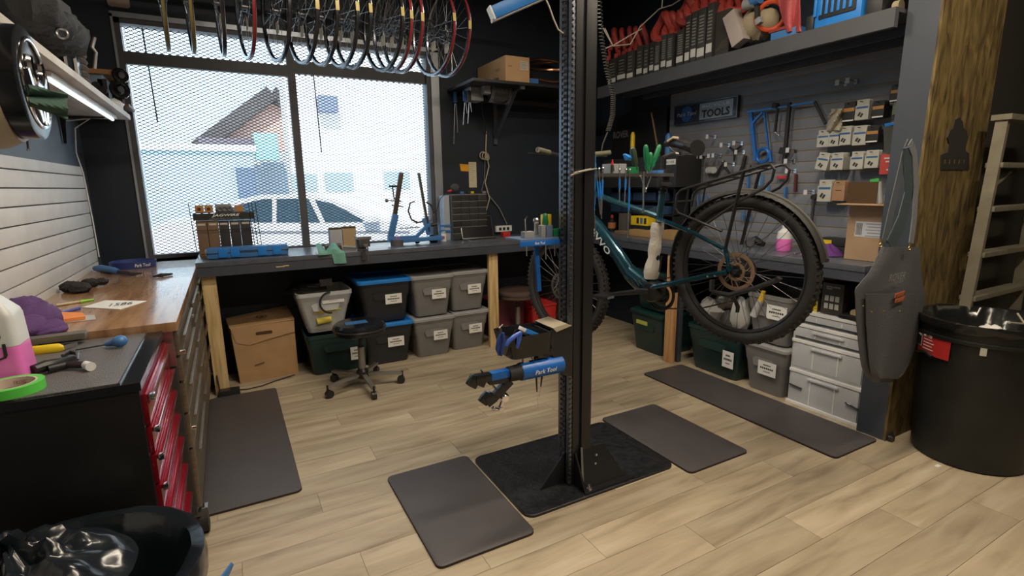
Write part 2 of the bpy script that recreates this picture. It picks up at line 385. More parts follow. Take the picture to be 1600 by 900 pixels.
# ============================================================ FLOOR MATS
def fmat(x0, x1, y0, y1, lab, r=.03, mt=None, z0=0, th=.014):
    t = thing('floor_mat', lab, 'mat', ((x0+x1)/2, (y0+y1)/2, z0), group='black rubber floor mats')
    B().prism(rrect(x0, x1, y0, y1, r), z0, z0+th-.003).build('edge', M_matedge, t)
    B().rings([[Vector((x, y, z)) for x, y in rrect(x0+i, x1-i, y0+i, y1-i, r)] for i, z in ((.002, z0+th-.003), (.010, z0+th))]).build('surface', mt or M_mat, t)
fmat(-.25, .19, 2.60, 4.17, 'long black mat on the floor beside the steel cabinet on the left')
fmat(.59, 1.045, 1.742, 2.504, 'short black mat to the left of the stand base plate')
fmat(1.99, 2.45, 1.745, 2.497, 'short black mat to the right of the stand base plate')
fmat(2.79, 3.215, 1.46, 2.98, 'long black mat in front of the bins under the right bench')

# ============================================================ REPAIR STAND
t = thing('repair_stand', 'tall black motorised bicycle repair stand on a square steel plate', 'repair stand', (1.45, 2.05, 0))
B().rings([[Vector((x, y, z)) for x, y in rrect(1.06+i, 1.98-i, 1.84+i, 2.455-i, .05)] for i, z in ((0, 0), (0, .012), (.003, .015))]).build('base_plate', mat('base_plate_black', (.012, .013, .016), .42, var=.5, scale=30, bump=.25, bscale=60), t)
B().box(1.385, 1.487, 1.955, 2.06, .015, 3.36, .004).build('pole', M_blackm, t)
B().box(1.43, 1.487, 1.943, 1.955, .015, 3.36, .003).build('front_flange', M_blackm, t)
B().box(1.366, 1.385, 1.962, 1.985, .015, 3.36, .002).box(1.366, 1.385, 2.035, 2.055, .015, 3.36, .002).build('rail', mat('rail_grey', (.16, .19, .24), .3, metal=.7), t)
g = B(); z = .03
while z < 3.35:
    g.box(1.352, 1.366, 1.998, 2.022, z, z+.012); z += .026
g.box(1.366, 1.385, 1.995, 2.025, .015, 3.36)
g.build('gear_rack', M_dsteel, t, kind='stuff')
g = B(); z = .03
while z < 3.35:
    g.cyl((1.372, 1.9525, z), (1.372, 1.9625, z), .0075, seg=6); z += .026
g.build('drive_chain', M_dsteel, t, kind='stuff')
# gussets
for q, (p0, p1, p2) in enumerate((((1.40, 1.95, .015), (1.40, 1.95, .19), (1.40, 1.86, .015)), ((1.387, 2.0, .015), (1.387, 2.0, .20), (1.22, 2.0, .015)), ((1.487, 2.0, .015), (1.487, 2.0, .19), (1.65, 2.0, .015)))):
    p = [Vector(a) for a in (p0, p1, p2)]; n = (p[1]-p[0]).cross(p[2]-p[0]).normalized()*.005
    B().rings([[a-n for a in p], [a+n for a in p]]).build('gusset', M_blackm, t)
pa = [az(893, 757, .016), az(965, 735, .016), ay(902, 697, 1.94), ay(930, 694, 1.94)]
pl = B(); a0 = Vector((1.415, 1.94, .016)); 
pl.prism([(0, 0), (.27, 0), (.17, .19), (.03, .20)], 0, .008, frame((1.40, 1.89, .016), X, (0, .32, .95))).build('front_gusset', M_blackm, t)
B().bar((1.402, 1.885, .016), (1.43, 1.94, .215), .010, .006).build('gusset_edge', M_steel, t)
B().prism([(1.39, 1.85), (1.70, 1.85), (1.62, 1.94), (1.42, 1.94)], .015, .022).build('foot_plate', M_blackm, t)
for (bx, by_) in ((1.425, 1.868), (1.61, 1.90)): B().cyl((bx, by_, .022), (bx, by_, .034), .014, seg=6).cyl((bx, by_, .034), (bx, by_, .05), .007, seg=8).build('bolt', M_steel, t)
for k in range(3): B().cyl((1.50, 1.93-.02*k+.02, .07+.05*k-.0), (1.50, 1.915, .07+.05*k), .006, seg=8).build('bolt', M_steel, t)
# carriage
XZ = Matrix(((1, 0, 0, 0), (0, 0, -1, 0), (0, 1, 0, 0), (0, 0, 0, 1)))
def xz(b, pts, y0, y1): return b.prism(pts, -y1, -y0, XZ)
A = lambda u, v, y=1.95: ay(u, v, y)
def P2(l, y=1.95): return [(A(u, v, y).x, A(u, v, y).z) for u, v in l]
xz(B(), P2([(858, 519), (880, 507), (894, 510), (894, 588), (880, 586), (868, 578)], 1.935), 1.935, 2.10).build('carriage', M_black, t)
xz(B(), P2([(862, 512), (884, 505), (892, 508), (868, 518)], 1.94), 1.93, 2.09).build('warning_plate', mat('warning_label', (.45, .40, .30), .6), t)
bn = B(); c0 = A(790, 545); c1 = A(858, 545)
bz0, bz1 = A(820, 556).z, A(820, 520).z
r0 = [[Vector((x, y, z)) for x, y in rrect(c0.x+i, c1.x-i*0, 1.90+i, 2.09-i, .03)] for i, z in ((.02, bz0), (0, bz1), (.006, bz1), (.024, bz0+.012))]
bn.rings(r0).build('tool_bin', M_blackg, t)
xz(B(), P2([(792, 556), (806, 516), (830, 510), (858, 519), (858, 560), (838, 550)], 1.93), 1.93, 1.94).build('bin_front', M_blackg, t)
# lower arm and clamp
arm = B().lathe([(.040, 0), (.042, .006), (.042, .22), (.036, .225)], (A(812, 579).x, 1.95, A(812, 581).z), (1, 0, .0), 22).build('clamp_sleeve', M_blue, t)
ca = Vector((A(812, 579).x, 1.95, A(812, 581).z))
text(arm, 'Park Tool', (ca.x+.115, 1.9065, ca.z-.002), X, Z, .02, M_white, .115, shear=.25, bold=.01)
B().lathe([(.034, 0), (.036, .05), (.040, .06)], ca-X*.06, (1, 0, 0), 18).build('collar', M_rubber, t)
B().bar(ca+X*.03+Z*.035, ca+X*.03+Z*.085, .03, .02, bev=.003).bar(ca+X*.0+Z*.09, ca+X*.07+Z*.055, .008, .01).build('cam_lever', M_steel, t)
B().sphere(ca+X*.085+Z*.052, .012).build('lever_knob', M_black, t)
p0 = ca-X*.05; 
B().bar(p0+Z*.008, A(766, 588), .035, .035, bev=.004).build('upper_arm', M_blue, t)
B().bar(p0-Z*.02, A(763, 595), .03, .032, bev=.004).build('arm_underside', M_black, t)
B().bar(A(797, 594), A(770, 622), .032, .036, bev=.005).build('lower_arm', M_black, t)
B().bar(A(766, 588), A(742, 592), .038, .035, bev=.006).bar(A(744, 588), A(735, 604), .03, .045, bev=.005).bar(A(752, 592), A(747, 602), .028, .05, bev=.006).build('upper_jaw', M_blackg, t)
B().bar(A(771, 618), A(758, 628), .04, .05, bev=.006).bar(A(764, 614), A(753, 630), .03, .04, bev=.004).build('lower_jaw', M_blackg, t)
B().cyl(A(751, 578), A(775, 608), .004, seg=8).build('clamp_screw', M_dsteel, t)
cr = B(); cr.lathe([(.018, -.02), (.022, -.012), (.022, .012), (.018, .02)], A(787, 620), (0, 1, .2), 14)
cr.bar(A(787, 622), A(781, 640), .016, .014, bev=.003); cr.lathe([(.013, -.012), (.014, .012)], A(782, 640), (0, 1, 0), 12); cr.cyl(A(782, 640), A(772, 638), .007); cr.sphere(A(771, 638), .010)
cr.build('crank_handle', M_chrome, t)
# upper arm towards the hanging bicycle
B().cyl((1.487, 2.03, 1.545), (2.07, 2.165, 1.545), .017, seg=14).build('rear_clamp_arm', M_blackm, t)
B().box(1.487, 1.50, 1.955, 2.05, 1.47, 1.63, .003).build('arm_bracket', M_blue3, t)
# tools in the bin
def pliers(loc, ang, lab, hm=M_blue, s=1.0, tilt=(0, 1, 0), group=None, name='pliers', down=True):
    # plane spanned by (cos ang,0,sin ang) ; handles 0.11 long
    t = thing(name, lab, 'pliers', loc, group=group)
    u = Vector((cos(ang), 0, sin(ang))); n = Y; v = u.cross(n)
    L = Vector(loc)
    for sg in (-1, 1):
        B().tube([L, L-u*.03*s+v*sg*.012*s, L-u*.07*s+v*sg*.02*s, L-u*.12*s+v*sg*.016*s], [.005*s, .0075*s, .008*s, .006*s], 8).build('handle', hm, t)
        B().tube([L-v*sg*.002, L+u*.02*s+v*sg*.007*s, L+u*.05*s+v*sg*.002*s], [.007*s, .008*s, .003*s], 6).build('jaw', M_dsteel, t)
    B().cyl(L-n*.009*s, L+n*.009*s, .009*s).build('pivot', M_steel, t)
    return t
def handle_loop(pts, lab, mt=M_blue, r=.008, name='cutter_pliers', cat='pliers', jaw=None):
    t = thing(name, lab, cat, pts[0][0])
    for q in pts: B().tube(q, [r*.7]+[r]*(len(q)-2)+[r*.6], 8).build('handle', mt, t)
    if jaw: B().tube(jaw, [.007]*(len(jaw)-1)+[.003], 6).build('jaw', M_dsteel, t)
handle_loop([[A(783, 522, 1.88), A(779, 532, 1.88), A(777, 545, 1.88), A(780, 555, 1.88)], [A(786, 520, 1.87), A(787, 533, 1.87), A(784, 546, 1.87), A(783, 556, 1.87)]], 'dark blue handled cutters hooked on the left edge of the stand bin', mat('navy_grip', (.02, .06, .28), .4), .009, jaw=[A(784, 524, 1.9), A(781, 512, 1.9), A(786, 507, 1.9)])
handle_loop([[A(814, 519, 1.88), A(803, 526, 1.88), A(795, 533, 1.88), A(791, 541, 1.88)], [A(814, 519, 1.89), A(811, 530, 1.89), A(808, 544, 1.89)]], 'blue handled pliers straddling the rim of the stand bin', mat('violet_blue_grip', (.05, .13, .55), .4), .010, jaw=[A(814, 519, 1.9), A(825, 524, 1.92), A(838, 530, 1.92)])
t = thing('utility_knife', 'blue and white utility knife lying across the stand bin', 'knife', A(830, 518, 1.92))
B().bar(A(812, 512, 1.92), A(820, 516, 1.92), .02, .016, bev=.003).build('butt', M_whitep, t)
B().bar(A(820, 516, 1.92), A(842, 525, 1.92), .026, .02, bev=.004).build('grip', M_blue2, t)
B().bar(A(842, 525, 1.92), A(854, 525, 1.92), .018, .006, bev=.001).build('blade', M_steel, t)
t = thing('pick_tool', 'thin steel picks with black grips dangling below the stand arm', 'picks', A(840, 585, 1.93))
for a, b_, c in (((838, 588), (839, 612), (841, 638)), ((847, 586), (845, 604), (842, 620))):
    B().tube([A(*a, 1.93), A(*b_, 1.93)], [.005, .003], 8).build('grip', M_ink, t); B().cyl(A(*b_, 1.93), A(*c, 1.93), .0012, seg=6).build('needle', M_steel, t)
B().cyl(A(822, 540, 1.93), A(836, 570, 1.93), .002, seg=6).build('cord', M_ink, t)

# ============================================================ ELECTRIC BICYCLE
RH = Vector((2.21, 1.70, 1.07)); FH = Vector((1.975, 2.884, .827)); NB = Vector((-.981, -.195, 0)).normalized(); EB = Vector((-.195, .981, 0)).normalized()
def P(u, v, o=0):
    r = ray(u, v); q = RH+NB*o-CAM; return CAM + r*(q.dot(NB)/r.dot(NB))
bike = thing('electric_bicycle', 'teal step-over electric bicycle clamped in the repair stand, rear wheel raised', 'bicycle', (2.1, 2.3, .7))
def wheel_parts(c, par, R=.37, rr=.030, tag_='rear_wheel', nk=32):
    wr = B().torus(c, NB, R-.062, .011, 56, 8, flat=1.5).build(tag_, M_black, par)
    tb = B().torus(c, NB, R-rr, rr, 64, 12)
    tb.build('tyre', M_rubber, wr)
    kb = B(); Bs = basis(NB)
    for k in range(76):
        a = 2*pi*k/76
        d = Bs @ Vector((cos(a), sin(a), 0)); tt = Bs @ Vector((-sin(a), cos(a), 0))
        for off in (-.020, .020):
            kb.cbox(c+d*(R-.009)+NB*off, .012, .012, .012, Matrix((tt, NB, d)).transposed())
        if k % 2 == 0: kb.cbox(c+d*(R-.001), .013, .016, .008, Matrix((tt, NB, d)).transposed())
    kb.build('tyre_tread', M_rubber, wr, kind='stuff')
    B().lathe([(.014, -.065), (.014, -.03), (.032, -.03), (.034, -.025), (.02, -.02), (.02, .02), (.034, .025), (.032, .03), (.012, .035), (.012, .065)], c, NB, 18).build('hub', M_black, wr)
    sm = None
    for k in range(nk):
        a = 2*pi*k/nk; s = 1 if k % 2 else -1; a2 = a+s*.0+(.55 if (k//2) % 2 else -.55)
        p = c + Bs @ Vector((.032*cos(a2), .032*sin(a2), 0)) + NB*(.028*s); q = c + Bs @ Vector(((R-.068)*cos(a), (R-.068)*sin(a), 0))
        B().cyl(p, q, .0012, seg=5).build('spoke', M_dsteel, wr)
    return wr
rw = wheel_parts(RH, bike)
wheel_parts(FH, bike, tag_='front_wheel')
def rotor(c, par, R=.09, mt=M_steel):
    b = B(); Bs = basis(NB); cc = c+NB*.05
    b.torus(cc, NB, R-.010, .010, 40, 4, flat=.1)
    for k in range(6):
        a = 2*pi*k/6
        for da, r0 in ((.95, .03), (.25, .045)): b.bar(cc+Bs @ Vector((r0*cos(a), r0*sin(a), 0)), cc+Bs @ Vector(((R-.012)*cos(a+da), (R-.012)*sin(a+da), 0)), .002, .008, up=NB)
    b.torus(cc, NB, .04, .007, 20, 4, flat=.15)
    b.build('brake_rotor', mt, par)
rotor(RH, rw, .095, mat('heat_browned_steel', (.42, .30, .20), .4, metal=.7)); rotor(FH, bike)
cs = B()
for k in range(9): cs.lathe([(.062-.0042*k, -.002), (.062-.0042*k, .002)], RH-NB*(.035+.0045*(k)), NB, 26)
cs.build('cassette', M_dsteel, rw)
tube = lambda pts, r, nm, mt, seg=10, flat=1: B().tube(pts, r, seg, flat=flat).build(nm, mt, bike)
# downtube: wide section from head to motor
HT, HB = P(893, 262), P(905, 318)
tube([P(900, 316), P(935, 356), P(967, 400), P(985, 428)], [.036, .044, .044, .046], 'down_tube', M_teal, 14, .8)
dn = Vector(P(935, 356)-P(967, 400)).normalized()
text(bike, 'EVVO', P(939, 378, .047)-dn*.0, -dn, NB.cross(-dn), .04, mat('frame_logo', (.62, .68, .70), .4), .19, bold=.02)
tube([P(983, 425), P(1000, 440), P(1018, 452)], [.05, .055, .05], 'motor_shell', M_teal, 14, .8)
for k in range(4): B().bar(P(986+5*k, 437-1*k, .045), P(993+5*k, 447-1*k, .05), .004, .004).build('vent_rib', M_dsteel, bike)
B().lathe([(.052, -.045), (.06, -.03), (.06, .03), (.05, .045)], P(1022, 455), NB, 20).build('motor', M_black, bike)
tube([P(908, 296), P(960, 315), P(1028, 338)], [.02, .019, .018], 'top_tube', M_teal, 10)
tube([P(1035, 299), P(1030, 345), P(1021, 440)], .019, 'seat_tube', M_teal, 12)
xg = [P(1003, 332), P(1030, 340), P(1032, 320)]
B().rings([[p-NB*.006 for p in xg], [p+NB*.006 for p in xg]]).build('gusset', M_teal, bike)
tube([HT, HB], .024, 'head_tube', M_teal, 12)
for s in (-1, 1):
    tube([P(1029, 343, .012*s), P(1040, 346, .045*s), P(1080, 362, .062*s), P(1133, 390, .066*s)], [.013, .012, .011, .010], 'seat_stay', M_teal)
    tube([P(1018, 449, .03*s), P(1050, 443, .055*s), P(1105, 431, .066*s), P(1137, 425, .068*s)], [.016, .015, .014, .013], 'chain_stay', M_teal)
    B().bar(P(1133, 385, .067*s), P(1140, 424, .069*s), .008, .03, up=NB).build('dropout', M_teal, bike)
    tube([P(905, 320, .03*s), P(902, 335, .058*s), P(884, 446, .06*s)], [.02, .018, .011], 'fork_leg', M_black)
B().cyl(P(905, 322, -.04), P(905, 322, .04), .022).build('fork_crown', M_black, bike)
tube([P(1036, 300), P(1036, 268), P(1037, 245)], .0155, 'seat_post', M_black, 12)
B().cyl(P(1036, 302), P(1035.5, 297), .024, seg=14).build('seat_clamp', M_blackg, bike)
# stand jaws around the seat post
B().cbox(P(1036, 280), .05, .05, .09, None, .008).cbox(P(1040, 268, .02), .04, .06, .025, None, .004).cbox(P(1040, 288, .02), .04, .06, .02, None, .004).build('clamp_pad', M_rubber, bike)
sb = B(); s0 = P(1040, 224); s1 = P(1090, 232); dsd = (s1-s0)
def sad(i, j):
    tt_ = i; wv = .018+.055*max(0, (tt_-.35)/.65)**.8; aa = pi*j*2
    c = s0+dsd*tt_+Z*(.012*(1-4*(tt_-.55)**2))
    return c + NB*(wv*cos(aa)) + Z*((.016+.026*tt_)*sin(aa))
rs = [[sad(i/10, j/14) for j in range(14)] for i in range(11)]
sb.rings(rs).build('saddle', M_black, bike)
for s in (-1, 1): tube([P(1045, 229, .02*s), P(1058, 243, .022*s), P(1066, 243, .022*s), P(1080, 238, .03*s)], .0035, 'saddle_rail', M_dsteel, 6)
tube([P(1037, 246), P(1052, 240), P(1062, 242)], .012, 'post_head', M_dsteel)
tube([P(1043, 221, .02), P(1052, 215, .02), P(1060, 216, .02)], .007, 'saddle_strap', mat('beige_strap', (.5, .42, .28), .7), 6)
# bars
hc = P(893, 252); 
tube([P(893, 262), hc+Z*.03+EB*.02], .016, 'stem', M_black)
hb = hc+Z*.03+EB*.02
tube([hb-NB*.33-EB*.06+Z*.03, hb-NB*.12+Z*.01, hb, hb+NB*.12+Z*.01, hb+NB*.33-EB*.06+Z*.03], .0115, 'handlebar', M_dsteel, 10)
for s in (-1, 1):
    q = hb+NB*(.33*s)-EB*.06+Z*.03; qi = hb+NB*(.205*s)-EB*.025+Z*.018
    B().cyl(q, qi, .0165, seg=12).build('grip', mat('olive_grip', (.14, .14, .10), .7), bike)
    tube([qi, qi+EB*.05-Z*.01, q+EB*.05-Z*.02+NB*.03*s], .005, 'brake_lever', M_black, 6)
# crank, pedal, chainring
cr0 = P(1003, 454, .075)
B().tube([P(1012, 455, .06), P(1003, 455, .078), P(962, 459, .085), P(947, 462, .085)], [.014, .016, .012, .013], 8, flat=.7).build('crank_arm', M_black, bike)
pdl = P(943, 463, .12)
B().box(-.045, .045, -.05, .05, -.009, .009, .003, Matrix.Translation(pdl) @ basis(Z, NB).to_4x4()).build('pedal', M_dark, bike)
for s in (-1, 1): B().box(-.03, .03, -.003, .003, -.007, .007, 0, Matrix.Translation(pdl+EB*.052*s) @ basis(Z, NB).to_4x4()).build('pedal_reflector', M_steel, bike)
crr = P(1033, 460, -.05)
B().torus(crr, NB, .078, .006, 36, 6, flat=.5).torus(crr, NB, .045, .012, 24, 6, flat=.4).build('chainring', M_black, bike)
B().torus(crr+NB*.006, NB, .09, .006, 36, 6, flat=1.2).build('chain_guard', M_black, bike)
B().tube([P(1033, 482, -.05), P(1090, 483, -.06), P(1148, 470, -.05)], .004, 6).tube([P(1033, 437, -.05), P(1150, 405, -.05)], .004, 6).build('chain', M_dsteel, bike)
B().tube([P(1150, 440, -.06), P(1145, 460, -.06), P(1153, 480, -.06), P(1152, 488, -.06)], [.012, .012, .014, .012], 8, flat=.6).build('derailleur', M_black, bike)
# white rag wrapped round the seat tube
rg = []
for i in range(9):
    k = i/8; c = P(1028-11*k, 348+87*k, .0); rr_ = .034+.004*sin(i*2.1)+(.008 if i > 5 else 0)
    rg.append([c+NB*(rr_*cos(a*pi/6)*(1+.06*sin(3*a+i)))+EB*(rr_*sin(a*pi/6)) for a in range(12)])
o = B().rings(rg).build('wrapped_rag', mat('white_cloth', (.60, .57, .52), .9, bump=.4, bscale=60)); tag(o, 'white rag wrapped around the seat tube of the teal bicycle', 'rag')
B().bar(P(1034, 400, .035), P(1030, 425, .04), .01, .004).build('black_strap', M_ink, o, world=True)
# fenders
def arc_band(R, wd, u0, u1, c, nm, mt, n=34, th=.0025):
    # u0,u1 angles measured in bike plane, 0 = rearwards, 90 = up
    b = B(); rs = []
    for i in range(n+1):
        a = radians(u0+(u1-u0)*i/n); d = -EB*cos(a)+Z*sin(a)
        sec = []
        for s, rr in ((-1, -.012), (-.7, 0), (0, .004), (.7, 0), (1, -.012), (.7, -.003), (0, 0), (-.7, -.003)): sec.append(c+d*(R+rr)+NB*(wd/2*s))
        rs.append(sec)
    return b.rings(rs).build(nm, mt, bike)
arc_band(.392, .07, 12, 205, RH, 'rear_mudguard', mat('mudguard_black', (.016, .016, .015), .6))
arc_band(.3965, .022, 14, 150, RH, 'mudguard_stripe', mat('mudguard_grey', (.05, .047, .04), .6))
for s in (-1, 1): tube([P(1135, 414, .07*s), P(1195, 372, .06*s), P(1243, 332, .04*s)], .002, 'mudguard_stay', M_dsteel, 6)
# pannier rack
for s in (1, -1):
    o_ = .078*s
    tube([P(1100, 352, o_*.9), P(1156, 314, o_), P(1194, 294, o_), P(1206, 281, o_), P(1210, 265, o_), P(1204, 257, o_), P(1196, 257, o_), P(1120, 280, o_), P(1064, 297, o_), P(1058, 304, o_), P(1055, 325, o_), P(1060, 333, o_), P(1070, 337, o_), P(1128, 361, o_)] if s == 1 else [P(1156, 314, .078)-NB*.156, P(1194, 294, .078)-NB*.156, P(1206, 281, .078)-NB*.156, P(1210, 265, .078)-NB*.156, P(1204, 257, .078)-NB*.156, P(1196, 257, .078)-NB*.156, P(1120, 280, .078)-NB*.156, P(1064, 297, .078)-NB*.156, P(1058, 304, .078)-NB*.156, P(1055, 325, .078)-NB*.156], .0068, 'rack_rail', M_black, 8)
    sh = Vector((0, 0, 0)) if s == 1 else -NB*.156
    B().bar(P(1162, 268, .08)+sh, P(1134, 386, .08)+sh, .006, .026, up=NB).build('rack_strut', M_black, bike)
    B().cyl(P(1076, 294, .078)+sh, P(1068, 345, .07)+sh, .005, seg=8).build('rack_leg', M_black, bike)
tube([P(1085, 290, .04), P(1190, 258, .04)], .005, 'rack_rod', M_black, 6); tube([P(1085, 290, .04)-NB*.06, P(1190, 258, .04)-NB*.06], .005, 'rack_rod', M_black, 6)
for u_, v_ in ((1090, 289), (1130, 277), (1175, 263), (1057, 315)):
    q = P(u_, v_, .078); B().cyl(q, q-NB*.156, .005, seg=6).build('rack_crossbar', M_black, bike)
# kickstand
B().bar(P(1113, 437, .07), P(1112, 455, .075), .012, .03, up=NB).build('kickstand_mount', M_dsteel, bike)
tube([P(1113, 456, .078), P(1140, 461, .08), P(1180, 450, .085), P(1216, 437, .09)], [.012, .013, .011, .012], 'kickstand', M_black, 8)
B().bar(P(1216, 437, .09), P(1218, 434, .09), .03, .02).build('kickstand_foot', M_dark, bike)
for u_, v_ in ((1130, 391), (1106, 432), (1117, 431), (1077, 357), (1122, 376)): B().sphere(P(u_, v_, .078), .006, 8).build('bolt', M_steel, bike)

# ============================================================ UNDER THE BENCHES: TOTES AND BOXES
def tote(lab, c, w_, d_, h, body, lid, taper=.82, rotz=0, z0=0, lidb=True, plate=None, group=None, name='storage_tote', nolip=False, lines=3, front='y'):
    t = thing(name, lab, 'storage tote', (c[0], c[1], z0), rotz, group)
    def R_(s, z, r=.035, e=0): return [Vector((x, y, z)) for x, y in rrect(-w_/2*s-e, w_/2*s+e, -d_/2*s-e, d_/2*s+e, r)]
    b = B(); b.rings([R_(taper-.02, 0), R_(taper, .012), R_(taper+(1-taper)*.62, h*.62), R_(taper+(1-taper)*.66, h*.66, e=.004), R_(.985, h-.035, e=.004), R_(1, h-.03, e=.006), R_(1, h, e=.006), R_(.97, h), R_(.95, h-.04), R_(taper, .03)], cap=False)
    b.face([v for v in b.bm.verts[:24]][::-1]) if False else None
    b.rings([R_(taper-.02, 0), R_(taper-.02, .004)])
    b.build('body', body, t, world=False)
    if lidb:
        b = B(); b.rings([R_(1, h-.012, e=.016), R_(1, h+.008, e=.016), R_(1, h+.018, e=.006), R_(.92, h+.018), R_(.90, h+.010), R_(.5, h+.010)]); b.build('lid', lid, t, world=False)
    # moulded handle recess and grip
    B().rings([[Vector((x, -d_/2*(.945)-.004*k, z)) for x, z in ((-w_*.26, h*.70), (-w_*.22, h*.56), (w_*.22, h*.56), (w_*.26, h*.70), (w_*.2, h*.74), (-w_*.2, h*.74))] for k in (0, 2.6)]).build('handle', body, t, world=False)
    if plate:
        u, v, pw, ph = plate[:4]; ya = -d_/2*(taper+(1-taper)*(v/h))-.012
        nrm = Vector((0, -1, -.12)) ; M = frame((u, ya-.010, v), X, (0, .0, 1))
        pp = B().box(-pw/2, pw/2, -ph/2, ph/2, 0, .0012, 0, M).build('label_plate', M_white, t, world=False)
        ink = B()
        for k, (ww, hh) in enumerate(((.42, .10), (.74, .13), (.4, .06))[:lines]):
            yy = ph*(.24-.24*k); nn = 7; x = -pw*ww/2
            for q in range(nn):
                cw = pw*ww/nn*.74; ink.box(x, x+cw, yy-ph*hh/2, yy+ph*hh/2, .0012, .0018, 0, M); x += pw*ww/nn
        ink.build('printed_lines', M_ink, pp, world=False)
    return t
GT = 'grey lidded totes under the window bench'
xA, xB = (XB(650)+XB(702))/2, (XB(712)+XB(757))/2
for c, z0, lb in (((xA+.01, 4.50), 0, 'grey lidded tote at the bottom of the left grey stack'), ((xA+.01, 4.50), .375, 'grey lidded tote on top of the left grey stack under the window bench'),
              ((xB+.01, 4.54), 0, 'grey lidded tote at the bottom of the grey stack beside the pine leg'), ((xB+.01, 4.54), .375, 'grey lidded tote on top of the grey stack beside the pine leg')):
    tote(lb, c, .37, .50, .352, M_totegrey, M_lidgrey, .80, z0=z0, plate=(.05, .20, .13, .085), group=GT)
xc = (XB(577)+XB(640))/2
for z0, lb in ((0, 'black tote with blue lid, lower of its stack'), (.375, 'black tote with bright blue lid, topmost of its stack')):
    tote(lb, (xc-.02, 4.51), .43, .50, .352, M_toteblack, M_blue2, .82, z0=z0, plate=(.06, .20, .14, .085), group='black totes with blue lids')
tote('dark green open tote on the floor below the clear tote', (.70, 4.48), .50, .42, .34, M_totegreen, M_totegreen, .84, lidb=False, plate=(.13, .15, .10, .11))
# clear tote with yellow parts
t = tote('clear open tote of yellow parts and black cables on the green tote', (.62, 4.50), .42, .42, .34, M_clear, M_clear, .66, z0=.345, lidb=False, name='clear_tote', plate=(.06, .26, .17, .025), lines=1)
t2 = thing('foam_block', 'yellow foam rollers visible inside the clear tote', 'foam', (.62, 4.45, .36))
B().cyl((.55, 4.345, .44), (.66, 4.345, .45), .03, seg=12).build('foam_roll', mat('foam_yellow', (.72, .60, .10), .8), t2)
B().cyl((.55, 4.345, .52), (.74, 4.345, .535), .025, seg=12).build('foam_roll', MC['foam_yellow'], t2)
B().box(.55, .72, 4.36, 4.62, .365, .44, .01).build('foam_slab', MC['foam_yellow'], t2)
t2 = thing('cable_bundle', 'black coiled cables and a plug heaped on the clear tote', 'cable', (.62, 4.4, .69))
B().torus((.66, 4.27, .60), (0, 1, 0), .085, .008, 30, 6, pi, 2*pi).build('cable_loop', M_ink, t2)
for k in range(5): B().tube([(.45+.03*k+.1*cos(a*.7+k), 4.5+.13*sin(a*.7+k), .69+.01*k+.008*sin(a)) for a in range(10)], .012, 6, True).build('cable', M_dark, t2)
B().box(.60, .70, 4.38, 4.47, .715, .775, .008).build('plug_block', mat('dark_brown_grey', (.06, .055, .05), .5), t2)
B().box(.50, .66, 4.42, 4.6, .675, .715, .012).build('charger', M_dark, t2)
# cardboard box
t = thing('cardboard_box', 'tall closed cardboard box standing under the left end of the window bench', 'box', (.17, 4.58, 0))
hx = A(372, 500, 4.43).z
bb = B(); bb.rings([[Vector(p) for p in ((-.045, 4.43, 0), (.385, 4.44, 0), (.37, 4.76, 0), (-.06, 4.75, 0))], [Vector(p) for p in ((-.07, 4.43, .455), (.385, 4.44, .46), (.37, 4.76, .46), (-.10, 4.75, .44))]])
bb.build('carton', M_card, t)
B().rings([[Vector(p) for p in ((-.075, 4.425, .458), (.39, 4.435, .468), (.37, 4.77, .515), (-.10, 4.76, .465))], [Vector(p) for p in ((-.075, 4.422, .452), (.39, 4.43, .46), (.375, 4.77, .50), (-.10, 4.76, .455))]]).build('top_flap', M_card, t)
B().rings([[Vector(p) for p in ((-.04, 4.4285, .33), (.05, 4.4285, .30), (.2, 4.428, .33), (.385, 4.43, .36), (.388, 4.43, .455), (-.07, 4.424, .453))], [Vector(p) for p in ((-.04, 4.4265, .33), (.05, 4.4265, .30), (.2, 4.4265, .33), (.385, 4.4285, .36), (.388, 4.4285, .455), (-.07, 4.423, .453))]]).build('front_flap', mat('cardboard_light', (.47, .29, .15), .75), t)
B().prism(rrect(-.06, .06, -.013, .013, .012), 0, .002, frame((.16, 4.4262, .385), X, Z)).build('hand_hole', M_carddk, t)
fr = frame((.16, 4.60, .492), X, (0, 1, .13)); B().torus((.16, 4.56, .489), (0, -.13, 1), .035, .004, 20, 4, flat=.2).torus((.16, 4.56, .489), (0, -.13, 1), .01, .006, 10, 4, flat=.2).build('round_mark', M_ink, t)
B().bar((.07, 4.425, .13), (.14, 4.4255, .145), .001, .006).build('tear', M_carddk, t)
# loose cable on the floor and a power brick
tag(B().tube([(-.2, 4.2, .01), (-.1, 4.28, .008), (.0, 4.25, .008), (.1, 4.27, .008), (.2, 4.33, .008), (.35, 4.40, .008)], .004, 6).build('floor_cable', M_ink), 'thin black cable lying on the floor before the cardboard box', 'cable')
t = thing('power_adapter', 'black power adapter wedge on the floor beside the pine leg', 'adapter', (-.1, 4.22, 0))
B().box(-.19, -.05, 4.17, 4.24, .0, .05, .008).build('case', M_black, t)
B().tube([(-.18, 4.2, .04), (-.2, 4.3, .25), (-.22, 4.35, .45)], .006, 6).build('lead', M_ink, t)
tag(B().sphere((-.19, 4.40, .42), .06, 10, (.8, .8, 2.2)).build('black_bag', M_dark), 'black bag slumped between cabinet and pine leg', 'bag')

